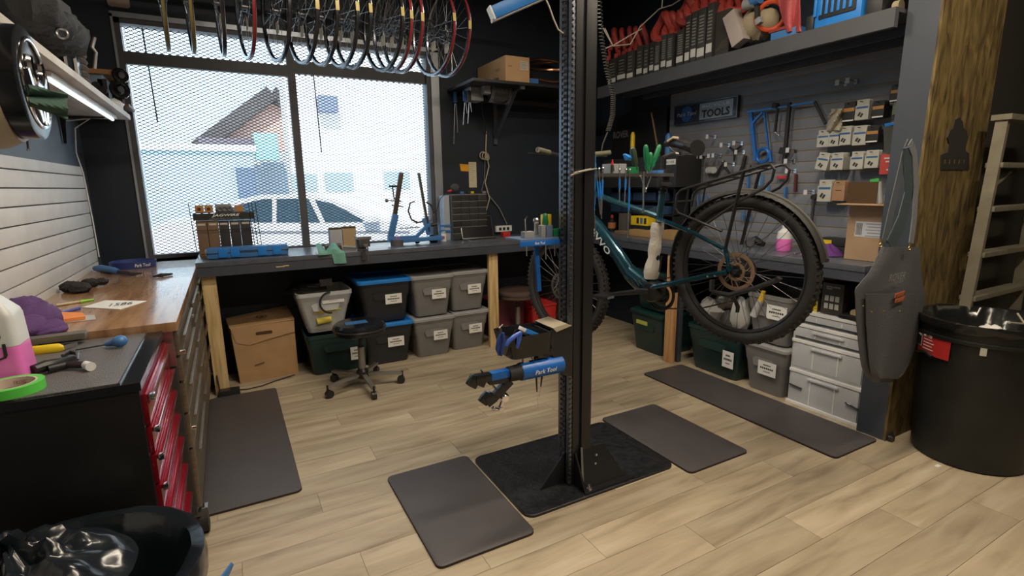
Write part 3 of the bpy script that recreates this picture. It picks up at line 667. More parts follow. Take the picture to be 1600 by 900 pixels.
# swivel stool
def stool(lab, c, sz, col, r=.19, name='rolling_stool'):
    t = thing(name, lab, 'stool', (c[0], c[1], 0))
    x, y = c
    B().lathe([(r*.9, -.085), (r, -.075), (r*1.02, -.045), (r, -.02), (r*.9, -.004), (r*.4, 0)], (x, y, sz), seg=30).build('seat', col, t)
    B().lathe([(r*1.0, -.05), (r*1.035, -.047), (r*1.035, -.04), (r*1.0, -.037)], (x, y, sz), seg=30, cap=False).build('chrome_band', M_dsteel, t)
    B().cyl((x, y, .12), (x, y, .32), .026).build('column', mat('stool_grey', (.30, .29, .28), .35, metal=.6), t)
    B().cyl((x, y, .30), (x, y, sz-.08), .014).build('piston', M_black, t)
    B().lathe([(.03, .07), (.045, .08), (.045, .13), (.03, .15)], (x, y, 0)).build('hub', M_black, t)
    for k in range(5):
        a = radians(-88+72*k); d = Vector((cos(a), sin(a), 0)); e = Vector((x, y, 0))+d*.295
        B().bar(Vector((x, y, .105))+d*.02, e+Z*.085, .034, .02, bev=.003).build('leg', MC['stool_grey'], t)
        ct = B().cyl(e+Z*.03+d.cross(Z)*.016-d*.012, e+Z*.03-d.cross(Z)*.016-d*.012, .030, seg=14).cyl(e+Z*.05, e+Z*.10, .008).build('caster', M_black, t)
    return t
st = stool('black round stool on a five spoke caster base', (.785, 3.87), A(568, 503, 3.85).z, M_blackg)
B().box(.68, .84, 3.82, 3.90, A(568, 503, 3.85).z-.002, A(568, 503, 3.85).z+.003, .001).build('blue_decal', M_blue3, st)
stool('dark red-brown round stool standing beyond the pine leg', (2.44, 4.40), .50, mat('brown_vinyl', (.10, .065, .055), .35), .2)
t = thing('bin', 'maroon plastic bin beneath the window bench corner', 'bin', (2.35, 4.65, 0))
B().rings([[Vector((x, y, z)) for x, y in rrect(2.2-s, 2.58+s, 4.52-s, 4.78, .03)] for s, z in ((0, 0), (.02, .36), (.03, .37), (.03, .39))]).build('body', mat('maroon_plastic', (.15, .03, .05), .4), t)
t = thing('bin', 'bright red bin on the floor behind the front wheel', 'bin', (2.8, 4.5, 0))
B().rings([[Vector((x, y, z)) for x, y in rrect(2.62-s, 2.95+s, 4.40-s, 4.7, .03)] for s, z in ((0, 0), (.02, .28), (.03, .29), (.03, .31))]).build('body', M_redp, t)
t = thing('speaker_box', 'plain black cabinet on the floor in the far corner', 'cabinet', (3.0, 4.3, 0))
B().box(2.88, 3.12, 4.28, 4.7, 0, .78, .006).build('carcass', M_black, t)
B().box(2.9, 3.10, 4.265, 4.28, .02, .76, .003).build('front_panel', mat('brown_black', (.03, .026, .026), .6), t)

# right bench bins
R90 = -pi/2
def rt(lab, y, x, wd, dp, h, body, lid, z0=0, **k): return tote(lab, (x, y), wd, dp, h, body, lid, rotz=R90, z0=z0, **k)
tote('dark green lidded tote with yellow tape, bottom of the far stack', (3.42, 3.40), .40, .45, .36, M_totegreen, M_totegreen, .86, rotz=R90)
B().box(3.192, 3.196, 3.38, 3.52, .25, .285).build('tape_label', mat('lime_tape', (.45, .50, .10), .5), bpy.data.objects[[o.name for o in bpy.data.objects if o.name.startswith('storage_tote')][-1]])
tote('dark green lidded tote on top of the far stack behind the crank', (3.45, 3.40), .40, .45, .34, M_totegreen, M_totegreen, .84, rotz=R90, z0=.385, plate=(.0, .2, .08, .07))
gt = tote('large dark green open tote full of bags and scraps under the right bench', (3.45, 2.715), .51, .40, .37, M_totegreen, M_totegreen, .82, rotz=R90, lidb=False, plate=(.16, .17, .10, .13))
t = thing('plastic_bag', 'crumpled clear and grey plastic bag in the green tote', 'bag', (3.4, 2.7, .3))
def blob(c, r, sc, seed, amp=.18, n=14):
    random.seed(seed); b = B(); b.sphere(c, r, n, sc)
    for v in b.bm.verts: d = (v.co-Vector(c)); v.co = Vector(c)+d*(1+random.uniform(-amp, amp))
    return b
blob((3.42, 2.86, .46), .13, (.9, 1.0, .9), 3).build('film', mat('bag_grey', (.30, .30, .29), .35), t)
blob((3.40, 2.66, .42), .10, (.9, .9, 1.0), 4).build('film', mat('bag_dark', (.06, .055, .05), .3), t)
blob((3.38, 2.56, .50), .09, (.8, .9, 1.5), 5).build('film', mat('bag_pale', (.48, .48, .47), .3), t)
blob((3.43, 2.74, .56), .08, (1, 1.3, .7), 6).build('film', MC['bag_dark'], t)
rt('grey lidded tote on the floor beside the clear drawers', 2.265, 3.47, .33, .44, .352, M_totegrey, M_lidgrey, plate=(.04, .20, .14, .10), taper=.82)
tg = rt('grey open tote stacked above the grey lidded tote behind the rear wheel', 2.265, 3.47, .33, .44, .352, M_totegrey, M_lidgrey, z0=.375, lidb=False, taper=.82, plate=(.08, .24, .15, .10))
t = thing('glue_bottle', 'yellow capped clear bottle leaning in the upper grey tote', 'bottle', (3.30, 2.33, .6))
B().cyl((3.24, 2.36, .56), (3.24, 2.31, .68), .026, .022).build('bottle', M_clear, t); B().cyl((3.24, 2.31, .68), (3.24, 2.295, .75), .02, .014).build('cap', mat('cap_yellow', (.7, .45, .03), .4), t)
# clear drawer tower
t = thing('drawer_tower', 'frosted plastic tower of white framed drawers under the right bench', 'drawer unit', (3.5, 1.83, 0))
DY0, DY1, DX = 1.615, 2.085, 3.285
zs = [0, .25, .46, .57, .66]
for k in range(4):
    z0, z1 = zs[k], zs[k+1]
    B().box(DX, 3.70, DY0, DY1, z1-.022, z1, .004).build('frame_shelf', M_whitep, t)
    if k < 2: B().box(DX+.02, 3.70, DY0, DY1, z0+.001, z0+.02, .003).build('runner', M_whitep, t)
    for yy in (DY0, DY1-.012): B().box(DX+.012, 3.70, yy, yy+.012, z0, z1).build('side', M_frost, t)
    d = B().box(DX+.004, 3.66, DY0+.014, DY1-.014, z0+.022, z1-.026, .006).build('drawer', M_frost, t)
    for yy in (1.77, 1.93): B().box(DX-.0005, DX+.004, yy, yy+.006, z0+.03, z1-.035).build('ridge', M_whitep, d)
    if k < 3: B().box(DX-.012, DX+.006, 1.75, 1.95, z1-.05, z1-.038, .002).build('pull', M_frost, d)
B().box(DX-.008, DX+.01, DY0-.005, DY1+.005, 0, .022, .004).build('base_rail', M_whitep, t)
for y0_, y1_, s_ in ((2.075, 1.985, .0), (1.70, 1.615, .012)):
    lb = B().bar((DX+.0015, y0_, .135), (DX+.0015, y1_, .128-s_), .003, .026, up=X).build('drawer_sticker', M_ink, t)
    B().bar((DX-.0005, y0_-.01, .135), (DX-.0005, y1_+.01, .128-s_), .001, .006, up=X).build('sticker_print', M_white, lb)
# boxes on the drawers
t = thing('product_box', 'yellow and grey parts box on the clear drawers beside the tyre', 'box', (3.4, 2.0, .66))
B().box(3.32, 3.45, 1.955, 2.065, .66, .86, .002).build('carton', mat('box_charcoal', (.08, .08, .075), .5), t)
B().box(3.318, 3.32, 1.957, 2.063, .66, .745).build('yellow_panel', M_yellow, t)
B().torus((3.3175, 2.01, .755), X, .04, .0025, 24, 4, flat=.3).build('ring_print', M_white, t)
B().box(3.318, 3.32, 1.98, 2.045, .81, .825).build('yellow_word', M_yellow, t)
for k in range(4): B().box(3.3170, 3.318, 1.957, 2.063, .68+.015*k, .682+.015*k).build('line_print', M_ink, t)
t = thing('product_box', 'dark brown box printed with six white pictograms on the clear drawers', 'box', (3.4, 1.86, .66))
B().box(3.31, 3.46, 1.795, 1.93, .665, .865, .002).build('carton', mat('box_brown_black', (.045, .04, .035), .5), t)
text(t, 'INSTALLATION\nSTATE', (3.3095, 1.862, .835), -Y, Z, .022, M_white, .085)
for i in range(3):
    for j in range(2): B().box(3.308, 3.31, 1.885-.033*i, 1.909-.033*i, .70+.05*j, .735+.05*j).build('pictogram', mat('pictogram_white', (.55, .55, .52), .6), t)
t = thing('cardboard_box', 'small cardboard box behind the boxes on the clear drawers', 'box', (3.6, 2.0, .66))
B().box(3.52, 3.68, 1.93, 2.07, .66, .90, .003).build('carton', M_card, t)
t = thing('cardboard_tube', 'end of a wooden roll poking from behind the apron', 'roll', (3.4, 1.70, .70))
B().cyl((3.32, 1.73, .70), (3.6, 1.70, .70), .024, seg=14).build('roll', M_wood, t)
t = thing('ring_binder', 'black folders fanned out on the clear drawers', 'folder', (3.4, 1.75, .66))
for k in range(3): B().cbox((3.38, 1.70+.02*k, .668+.008*k), .2, .2-.03*k, .006, Matrix.Rotation(.2*k-.2, 3, 'Z'), .001).build('folder', M_ink, t)

# ============================================================ APRON, LADDER, BIG BIN
t = thing('apron', 'charcoal canvas work apron with tan leather patches on the column', 'apron', (3.13, 1.40, .9))
def AP(u, v, y): return ay(u, v, y)
out = [(1376, 386), (1442, 386), (1440, 415), (1443, 445), (1449, 468), (1440, 490), (1430, 540), (1413, 585), (1392, 596), (1368, 596), (1346, 582), (1340, 545), (1336, 500), (1335, 452), (1345, 437), (1362, 420)]
# surface grid between left and right edge, slight folds
rows = [(386, 1377, 1436), (405, 1368, 1437), (425, 1358, 1438), (440, 1345, 1440), (452, 1335, 1443), (468, 1336, 1444), (500, 1337, 1437), (540, 1341, 1430), (570, 1345, 1419), (588, 1352, 1408), (597, 1366, 1396)]
def apf(i, j):
    k = j*(len(rows)-1); a = int(min(k, len(rows)-2)); f = k-a
    v = rows[a][0]*(1-f)+rows[a+1][0]*f; l = rows[a][1]*(1-f)+rows[a+1][1]*f; r = rows[a][2]*(1-f)+rows[a+1][2]*f
    y = 1.385-.018*sin(i*pi)-.010*sin(i*8+j*5)*(.3+j)-.01*j
    y = min(y, 1.405)
    return AP(l+(r-l)*i, v, y)
B().grid(22, 26, apf, .004).build('canvas', mat('charcoal_canvas', (.10, .105, .118), .8, bump=.25, bscale=120), t)
def apk(i, j): return apf(.10+.72*i, .44+.48*j)+Vector((0, -.016-.005*sin(i*9)*j, 0))
B().grid(16, 14, apk, .004).build('pocket', mat('charcoal_canvas_dark', (.085, .09, .10), .85, bump=.3, bscale=110), t)
for v_ in (460, 468):
    c = AP(1406, v_, 1.325); p = B().cbox(c, .09, .004, .022, Matrix.Rotation(-.05, 3, 'Y'), .001).build('leather_patch', mat('tan_leather', (.45, .12, .05), .5), t)
    for s in (-1, 1): B().cyl(c+X*.035*s, c+X*.035*s-Y*.005, .004, seg=8).build('rivet', M_steel, p)
text(t, 'ROVER', AP(1402, 432, 1.322), X, Z+X*-.0, .036, mat('stitch_grey', (.26, .27, .28), .5), .15, shear=.25, name='stitched_logo'); text(t, 'TOOLS', AP(1404, 440, 1.322), X, Z, .012, mat('stitch_grey', (0, 0, 0)), .09, name='stitched_logo')
for u_, v_ in ((1381, 486), (1406, 486), (1349, 478), (1362, 487)): B().sphere(AP(u_, v_, 1.318), .004, 8).build('rivet', mat('brass', (.6, .45, .2), .35, metal=1), t)
# straps looped over a hook
def strap(uv, y, wd, nm='strap', mt='strap_grey', col=(.085, .10, .115)):
    pts = [AP(u, v, y+dy) for u, v, dy in uv]; b = B()
    rs = []
    for i, p in enumerate(pts):
        d = (pts[min(i+1, len(pts)-1)]-pts[max(i-1, 0)]).normalized(); s = d.cross(Y).normalized()
        rs.append([p-s*wd/2, p-s*wd/2-Y*.004, p+s*wd/2-Y*.004, p+s*wd/2])
    b.rings(rs).build(nm, mat(mt, col, .75, bump=.1, bscale=100), t)
strap([(1421, 222, 0), (1413, 240, 0), (1404, 280, 0), (1392, 330, -.02), (1381, 380, -.03)], 1.405, .055)
strap([(1421, 222, 0), (1428, 240, 0), (1431, 290, 0), (1428, 340, -.02), (1423, 380, -.03)], 1.395, .045, mt='strap_pale', col=(.17, .19, .205))
strap([(1418, 228, 0), (1420, 300, 0), (1408, 345, -.02), (1390, 384, -.03)], 1.40, .09, mt='strap_teal', col=(.05, .075, .085))
for u_, v_ in ((1376, 383), (1421, 388)): 
    c = AP(u_, v_, 1.34); B().torus(c, Y, .010, .003, 16, 6).cyl(c+Z*.01, c+Z*.03, .005).build('brass_clip', MC['brass'], t)
B().tube([AP(1410, 232, 1.44), AP(1412, 232, 1.40), AP(1426, 228, 1.36), AP(1427, 222, 1.36)], .004, 6).build('hook', M_steel, t)
# dark stencilled shapes on the chipboard: flat black cut-outs
t = thing('wall_plaque', 'flat black cut-out sign with bristle-like teeth on the chipboard', 'sign', (3.6, 1.43, 1.6))
YC = 1.434
pts = [(1492, 187), (1499, 184), (1504, 190), (1505, 200), (1510, 204), (1512, 214), (1509, 222), (1508, 236), (1514, 240), (1514, 265), (1470, 265), (1471, 242), (1480, 238), (1483, 225), (1480, 215), (1484, 204), (1489, 200)]
pp = [ay(u, v, YC) for u, v in pts]
B().rings([[p+Y*.003 for p in pp], [p-Y*.002 for p in pp]]).build('silhouette', M_ink, t)
for k in range(5):
    p = ay(1476+7.5*k, 253, YC-.003); B().box(p.x-.004, p.x+.004, YC-.0045, YC-.003, p.z-.01, p.z+.012).build('tooth', MC['brass'], t)
# ladder
t = thing('step_ladder', 'weathered aluminium ladder leaning in the dark corner behind the big bin', 'ladder', (3.9, 1.35, 0))
M_lad = mat('ladder_aluminium', (.27, .25, .19), .5, metal=.5, var=.2)
def L3(u, v, y=1.33): return ay(u, v, y)
lt, lb_ = L3(1569, 180), L3(1509, 478); dl = (lb_-lt).normalized()
lfoot = lt+dl*((lt.z)/-dl.z)
B().bar(lt, lfoot-dl*.01, .03, .055, up=Y).build('rail', M_lad, t)
rr = lt+X*.60; rf = lfoot+X*.78
B().bar(rr, rf+Z*.01, .03, .055, up=Y).build('rail', M_lad, t)
B().bar(L3(1566, 183)-X*.01, L3(1566, 183)+X*.63, .09, .03, up=Z).build('top_step', M_lad, t)
for v_, u_ in ((258, 1553), (327, 1540), (398, 1525), (466, 1511)):
    a = L3(u_, v_); k = (lt.z-a.z)/lt.z; B().bar(a, a+X*(.59+.18*k), .08, .028, up=Z, bev=.004).build('step', M_lad, t)
B().bar(L3(1557, 288), L3(1580, 268), .006, .015).build('brace', M_lad, t)
# big round bin
bc = Vector((3.485, 1.145, 0))
t = thing('waste_bin', 'large round black waste bin with a bag liner and red warning sticker', 'bin', bc)
R0, R1, HZ = .25, .292, .74
B().lathe([(R0-.01, 0), (R0, .01), (R0+.028, HZ-.07), (R1, HZ-.06), (R1, HZ-.045), (R1-.008, HZ-.04), (R1-.004, HZ), (R1+.012, HZ+.005), (R1+.012, HZ+.028), (R1-.012, HZ+.03), (R1-.03, HZ-.02), (R0-.03, .04)], bc, seg=48).build('drum', mat('bin_black', (.008, .0095, .0095), .45, var=.4), t)
def bag(c, r, z, seed, amp, depth, col, parent, nm='bag_liner', rout=.03, drop=.12):
    random.seed(seed); b = B(); n = 60; rs = []
    ph = [random.uniform(0, 6) for _ in range(8)]
    for k, (rr_, zz_) in enumerate(((r+rout-.006, z-drop), (r+rout, z-.02), (r+.012, z+.012), (r-.02, z+.01), (r-.05, z-depth*.25), (r-.09, z-depth*.6), (r*.5, z-depth), (.01, z-depth*.9))):
        ring = []
        for i in range(n):
            a = 2*pi*i/n; w_ = amp*(sin(5*a+ph[k])+.6*sin(11*a+ph[(k+3) % 8])+.5*sin(19*a+ph[(k+5) % 8]))
            if k in (2, 3): w_ *= .35
            ring.append(Vector((c[0]+(rr_+w_*(.4 if k < 2 else 1))*cos(a), c[1]+(rr_+w_*(.4 if k < 2 else 1))*sin(a), zz_+w_*.9)))
        rs.append(ring)
    return b.rings(rs, cap=False).build(nm, col, parent, ang=60, recalc=False)
M_bag = mat('bin_bag_black', (.010, .011, .012), .16, bump=.35, bscale=9)
bag(bc, R1, HZ+.03, 4, .006, .22, M_bag, t, rout=.014, drop=.03)
# sticker curved on the drum
def curved(c, r, a0, a1, z0, z1, off, mt, nm, par, slope=0):
    b = B(); b.grid(14, 1, lambda i, j: Vector((c[0]+(r+off)*cos(radians(a0+(a1-a0)*i)), c[1]+(r+off)*sin(radians(a0+(a1-a0)*i)), z0+(z1-z0)*j)), .001)
    return b.build(nm, mt, par)
aA, aB = 127, 172
rs_k = curved(bc, R1-.012, aA, aB, HZ-.165, HZ-.05, .004, mat('sticker_red', (.48, .03, .03), .4), 'warning_sticker', t)
curved(bc, R1-.012, aA+.6, aA+9.5, HZ-.135, HZ-.058, .006, M_white, 'badge', rs_k); curved(bc, R1-.012, aA+1.2, aA+8.9, HZ-.13, HZ-.063, .0075, M_ink, 'badge', rs_k)
curved(bc, R1-.012, aA+1.6, aA+8.4, HZ-.078, HZ-.068, .009, M_white, 'badge_bar', rs_k)
a_ = radians(aA+21); nn = Vector((cos(a_), sin(a_), 0)); text(rs_k, '44 - 123', bc+nn*(R1+.0015)+Z*(HZ-.064), Vector((-sin(a_), cos(a_), 0)), Z, .014, M_white, .06, bold=.02)
for k in range(4):
    curved(bc, R1-.012, aA+13, aA+(28 if k % 2 else 26), HZ-.088-.017*k, HZ-.084-.017*k, .006, M_white, 'print_line', rs_k)
curved(bc, R1-.01, 196, 201, HZ-.1, HZ-.045, .008, mat('torn_label', (.45, .43, .38), .6), 'torn_label', t)
B().tube([bc+Vector((R1*cos(radians(a)), R1*sin(radians(a)), HZ-.15-.02*abs(a-146)/12))*1 for a in range(132, 160, 4)], .008, 6).build('grip_bar', M_black, t)
t = thing('bin_contents', 'pale paper scraps and a white cord inside the big black bin', 'rubbish', bc+Z*.6)
B().tube([bc+Vector((-.05, -.1, HZ+.04)), bc+Vector((.08, -.12, HZ+.02)), bc+Vector((.2, -.05, HZ+.045))], .005, 6).build('cord', mat('cord_cream', (.4, .38, .28), .6), t)
blob(bc+Vector((.12, .02, HZ-.06)), .05, (1, 1.2, .7), 9).build('paper', M_white, t)
blob(bc+Vector((-.06, .03, HZ-.14)), .12, (1, 1, .7), 11).build('film', M_bag, t)
tag(B().box(0, .035, 0, .018, .0005, .0025).build('paper_scrap', M_white), 'small white paper scrap on the floor in front of the big bin', 'scrap'); bpy.data.objects['paper_scrap'].location = az(1466, 731, 0)
t = thing('caster_cluster', 'black caster and clamp on the floor beside the column', 'caster', az(1400, 690, 0))
q = az(1392, 690, .0); B().cyl(q+Z*.02-Y*.01, q+Z*.02+Y*.012, .02).build('wheel', M_black, t); B().cyl(q+Vector((.06, .02, .02)), q+Vector((.06, .04, .02)), .02).build('wheel', M_black, t); B().bar(q+Z*.03, q+Vector((.07, .05, .035)), .03, .02, bev=.004).build('bracket', M_blackm, t)

# ============================================================ LEFT SIDE
t = thing('steel_cabinet', 'steel drawer cabinet with a wooden worktop along the left wall', 'cabinet', (-.5, 3.4, 0))
CX, CY0, CY1 = -.245, 2.42, 4.56
B().box(-.81, CX, CY0+.01, CY1, .12, .945, .004).build('carcass', mat('cabinet_dark_steel', (.05, .048, .045), .5, metal=.3), t)
B().box(-.82, -.222, CY0-.01, CY1+.02, .947, .985, .004).build('worktop', M_woodtop, t)
B().box(CX-.05, CX+.004, CY0, CY0+.012, .80, .945).build('corner_plate', M_steel, t)
for a, b_ in ((-.035, .90), (-.035, .86), (-.012, .90), (-.012, .86)): B().sphere((CX-.02+a*.6, CY0-.002, b_), .006, 8).build('bolt', M_chrome, t)
M_ss = mat('stainless', (.26, .225, .18), .42, metal=.85, var=.15, stretch=(1, 1, 12))
for col_, (ya, yb) in enumerate(((2.45, 3.14), (3.16, 3.85), (3.87, 4.53))):
    zz = [.14, .42, .58, .72, .83, .935]
    for a, b_ in zip(zz, zz[1:]):
        d = B().box(CX, CX+.018, ya, yb, a+.005, b_-.005, .002).build('drawer', M_ss, t)
        B().bar((CX+.035, ya+.05, b_-.035), (CX+.035, yb-.05, b_-.035), .012, .012, bev=.003).build('handle', M_ss, d)
    for a in (.5, .84): B().cyl((CX+.02, ya+.03, a), (CX+.034, ya+.03, a), .010).build('lock', M_chrome, t)
B().box(-.80, CX+.01, CY0+.02, CY0+.05, .105, .125).build('base_rail', M_dsteel, t)
for yy in (2.50, 4.45):
    for xx in (-.74, -.235):
        w_ = B().cyl((xx-.022, yy, .06), (xx+.022, yy, .06), .06, seg=24).build('caster', M_rubber, t)
        B().bar((xx, yy, .06), (xx, yy, .12), .05, .04).build('caster_fork', M_chrome, w_)
t = thing('tool_chest', 'black tool chest with glossy red drawers in the left foreground', 'tool chest', (-.6, 2.1, 0))
HX = -.278
B().box(-1.1 if False else -.84, HX, 1.775, 2.40, .06, .93, .003).build('carcass', mat('chest_black', (.008, .008, .009), .4, bump=.06), t)
B().rings([[Vector(p) for p in ((-.84, 1.77, .93), (-.271, 1.77, .93), (-.271, 2.405, .93), (-.84, 2.405, .93))], [Vector(p) for p in ((-.84, 1.77, .955), (-.271, 1.77, .955), (-.271, 2.405, .955), (-.84, 2.405, .955))]]).build('lid_rim', M_blackg, t)
B().box(-.83, -.325, 1.785, 2.39, .955, .959, .001).build('rubber_liner', mat('ribbed_liner', (.13, .125, .13), .45, bump=.5, bscale=260, var=.1), t)
B().bar((-.322, 1.785, .9575), (-.322, 2.39, .9575), .003, .005, up=Z).build('liner_edge', M_steel, t)
zz = [.13, .27, .40, .52, .62, .72, .81, .915]
for k, (a, b_) in enumerate(zip(zz, zz[1:])):
    yy1 = 2.395
    d = B().box(HX, HX+.014, 1.79, yy1, a+.004, b_-.004, .002).build('drawer', M_redp if False else M_red, t)
    B().bar((HX+.020, 1.80, b_-.016), (HX+.020, yy1-.01, b_-.016), .022, .014, bev=.004).build('handle', M_red, d)
    B().bar((HX+.030, 1.80, b_-.011), (HX+.030, yy1-.01, b_-.011), .003, .004).build('handle_trim', M_chrome, d)
    for yy in (1.80,): B().cbox((HX+.026, yy, b_-.016), .016, .02, .018, None, .003).build('handle_end', M_chrome, d)
B().cyl((HX, 2.10, .885), (HX+.012, 2.10, .885), .012).build('lock', M_chrome, t)
B().box(-.80, HX-.01, 1.79, 2.38, .0, .06).build('plinth', M_black, t)
# bagged bin in the left foreground
bc2 = Vector((-.425, 1.435, 0)); HZ2 = .60
t = thing('waste_bin', 'round bin with a shiny black bag folded over its rim beside the tool chest', 'bin', bc2)
B().lathe([(.22, 0), (.23, .01), (.272, HZ2-.02), (.283, HZ2-.015), (.285, HZ2), (.27, HZ2+.002), (.26, HZ2-.03), (.22, .03)], bc2, seg=48).build('drum', mat('bin_grey', (.10, .11, .13), .35, metal=.3), t)
bag(bc2, .275, HZ2, 12, .0045, .2, mat('bin_bag_gloss', (.012, .016, .022), .2, bump=.4, bscale=10), t, rout=.016, drop=.07)
bg2 = thing('rubbish_bag', 'puffed shiny black rubbish bag bulging over the left of the bin', 'bag', bc2+Z*.5)
def puff(i, j):
    a = 2*pi*i; r = j*.24; z = .10*(1-j**2)
    k = .02*sin(6*a+8*j)+.012*sin(13*a-5*j)+.01*sin(23*j+3*a)
    return bc2+Vector((-.10+r*cos(a), .03+r*.9*sin(a), HZ2+.0+z+k*(1.2-j)))
B().grid(60, 14, puff).build('film', mat('bin_bag_gloss', (0, 0, 0)), bg2, ang=50, recalc=False)
B().tube([bc2+Vector((.29, -.06, .47)), bc2+Vector((.31, -.04, .50)), bc2+Vector((.34, .0, .52))], [.004, .018, .008], 8, flat=.4).build('bag_tie', M_blue3, bg2)

# ============================================================ ON THE WINDOW BENCH
def W(u, v, z=1.0): return az(u, v, z)
def V(u, v, y): return ay(u, v, y)
# cable housing display
t = thing('cable_display', 'wire framed cardboard dispenser of cable housings standing at the window', 'display', (.0, 4.62, 1.0))
x0, x1 = V(310, 380, 4.62).x, V(395, 380, 4.62).x; zt = V(350, 322, 4.62).z
n5 = 5; wd = (x1-x0)/n5
for k in range(n5):
    a = x0+k*wd
    bx = B().box(a+.002, a+wd-.002, 4.56, 4.72, 1.0, 1.27 if k < 2 else 1.262, .002).build('carton', mat('dull_brown_card', (.18, .11, .07), .7) if k < 2 else mat('black_card', (.03, .028, .032), .6), t)
    B().box(a+.012, a+wd-.012, 4.557, 4.56, 1.235, 1.25).build('carton_label', mat('cream_label', (.5, .46, .38), .6), bx)
B().box(x0-.01, x1+.03, 4.545, 4.555, 1.275, 1.325).build('header', M_ink, t)
text(t, 'JAGWIRE', ((x0+x1)/2+.02, 4.544, 1.306), X, Z, .024, M_white, .19, shear=.3, bold=.02)
text(t, 'CABLES AND HOUSINGS', ((x0+x1)/2+.01, 4.544, 1.284), X, Z, .009, M_grey, .2)
for k in range(2): 
    b = B().box(x0+.008+k*.062, x0+.062+k*.062, 4.57, 4.66, 1.33, 1.385, .002).build('small_carton', mat('orange_card', (.42, .22, .08), .7), t)
    B().cyl((x0+.035+k*.062, 4.571, 1.358), (x0+.035+k*.062, 4.567, 1.358), .012).build('hole', M_carddk, b)
B().box(x0+.14, x0+.25, 4.6, 4.68, 1.27, 1.39, .003).build('clear_box', M_grey, t)
for k in range(3): B().torus((x0+.17+.035*k, 4.59, 1.355), (0, 1, .2), .018, .005, 16, 6).build('coil', mat('coil_silver', (.35, .34, .33), .4, metal=.6), t)
B().box(x0+.27, x0+.33, 4.58, 4.66, 1.28, 1.38, .003).build('end_box', mat('orange_card', (.42, .22, .08), .7), t)
for s in (x0-.012, x1+.012, x1+.035, x1+.06):
    B().cyl((s, 4.54, 1.0), (s-.015, 4.54, 1.40), .003, seg=6).build('wire_post', M_ink, t)
for z_ in (1.02, 1.2, 1.33): B().cyl((x0-.012, 4.54, z_), (x1+.05, 4.54, z_), .0025, seg=6).build('wire_rail', M_ink, t)
# blue tool case
p0, p1 = W(327, 407), W(453, 401); cy = 4.36
t = thing('tool_case', 'long bright blue moulded plastic tool case lying on the window bench', 'case', ((p0.x+p1.x)/2, cy, 1.0), rotz=-.05)
B().box(-.275, .27, -.045, .045, .002, .085, .022).build('shell', M_blue3, t, world=False)
B().box(-.276, .271, -.047, .047, .040, .046, .002).build('seam', M_ink, t, world=False)
for a in (-.17, -.09, .09, .19): B().box(a-.03, a+.03, -.052, -.03, .012, .076, .006).build('latch', M_blue2, t, world=False)
B().box(-.06, .06, -.054, -.045, .055, .066, .003).build('handle', M_blue3, t, world=False)
B().box(-.285, -.262, -.03, .03, .03, .075, .004).build('end_cap', M_steel, t, world=False)
# mint rag
t = thing('rag', 'mint green rag draped over the front edge of the window bench', 'rag', (.62, 4.22, 1.0))
q0, q1 = W(480, 385), W(513, 383)
def ragf(i, j):
    x = q0.x+(q1.x-q0.x)*i+.03*j*(i-.3); y = 4.37-.19*min(j/.6, 1)
    z = 1.012+.05*(1-j)*abs(sin(i*5+1))+.012*sin(i*9+j*6)
    if j > .6: z = 1.008-(j-.6)*(.22 if i > .5 else .03)*(1 if i > .5 else 1); y = 4.185-.01*sin(i*9)
    return Vector((x, y, z))
B().grid(18, 16, ragf, .004).build('cloth', mat('mint_cloth', (.16, .36, .30), .9, bump=.4, bscale=80), t)
t = thing('parts_pile', 'small brown parts tray behind the mint rag', 'tray', W(500, 378))
B().box(W(490, 380).x, W(514, 380).x, 4.40, 4.50, 1.0, 1.035, .004).build('tray', M_carddk, t)
for k in range(5): B().cbox((W(492+5*k, 380).x, 4.45, 1.045), .02, .03, .02, Matrix.Rotation(k, 3, 'Z'), .003).build('part', M_grey, t)
# small cartons
for (a, b_, zt_, yy, mt_, lb) in ((516, 535, 359, 4.60, mat('pale_grey_card', (.38, .40, .42), .7), 'pale grey open carton left of the small vise'), (536, 557, 357, 4.64, mat('tan_card', (.40, .28, .15), .7), 'tan carton right behind the pale grey carton')):
    xa_, xb_ = V(a, 370, yy-.05).x, V(b_, 370, yy-.05).x; zt2 = V(a, zt_, yy-.05).z
    t = thing('carton', lb, 'box', ((xa_+xb_)/2, yy, 1.0))
    B().box(xa_, xb_, yy-.05, yy+.05, 1.0, zt2, .002).build('body', mt_, t)
    B().box(xa_, xb_, yy-.052, yy+.01, zt2, zt2+.014, .002).build('flap', M_carddk, t)
tag(B().bar(W(531, 386)+Z*.01, W(560, 388)+Z*.01, .012, .012).build('white_marker', M_whitep), 'thin white marker with black cap on the bench before the small cartons', 'marker')
# vise
vx = V(566, 380, 4.25).x
t = thing('bench_vise', 'small grey bench vise clamped to the front edge of the bench', 'vise', (vx, 4.25, 1.0))
B().box(vx-.035, vx+.03, 4.20, 4.29, 1.0, 1.02, .003).build('base', M_dsteel, t)
B().box(vx-.045, vx+.035, 4.26, 4.30, 1.02, 1.105, .006).build('rear_jaw', M_grey, t); B().box(vx-.03, vx+.05, 4.19, 4.235, 1.035, 1.10, .006).build('front_jaw', M_dsteel, t)
B().box(vx-.05, vx+.06, 4.185, 4.30, 1.095, 1.118, .004).build('anvil', mat('vise_top', (.33, .33, .34), .3, metal=.8), t)
B().cyl((vx, 4.10, 1.05), (vx, 4.26, 1.05), .011).build('screw', M_steel, t); B().cyl((vx+.01, 4.12, 1.07), (vx+.012, 4.12, .93), .005).build('handle_bar', M_steel, t)
B().bar((vx-.01, 4.195, 1.0), (vx-.01, 4.195, .93), .03, .012).build('clamp_foot', M_dsteel, t)
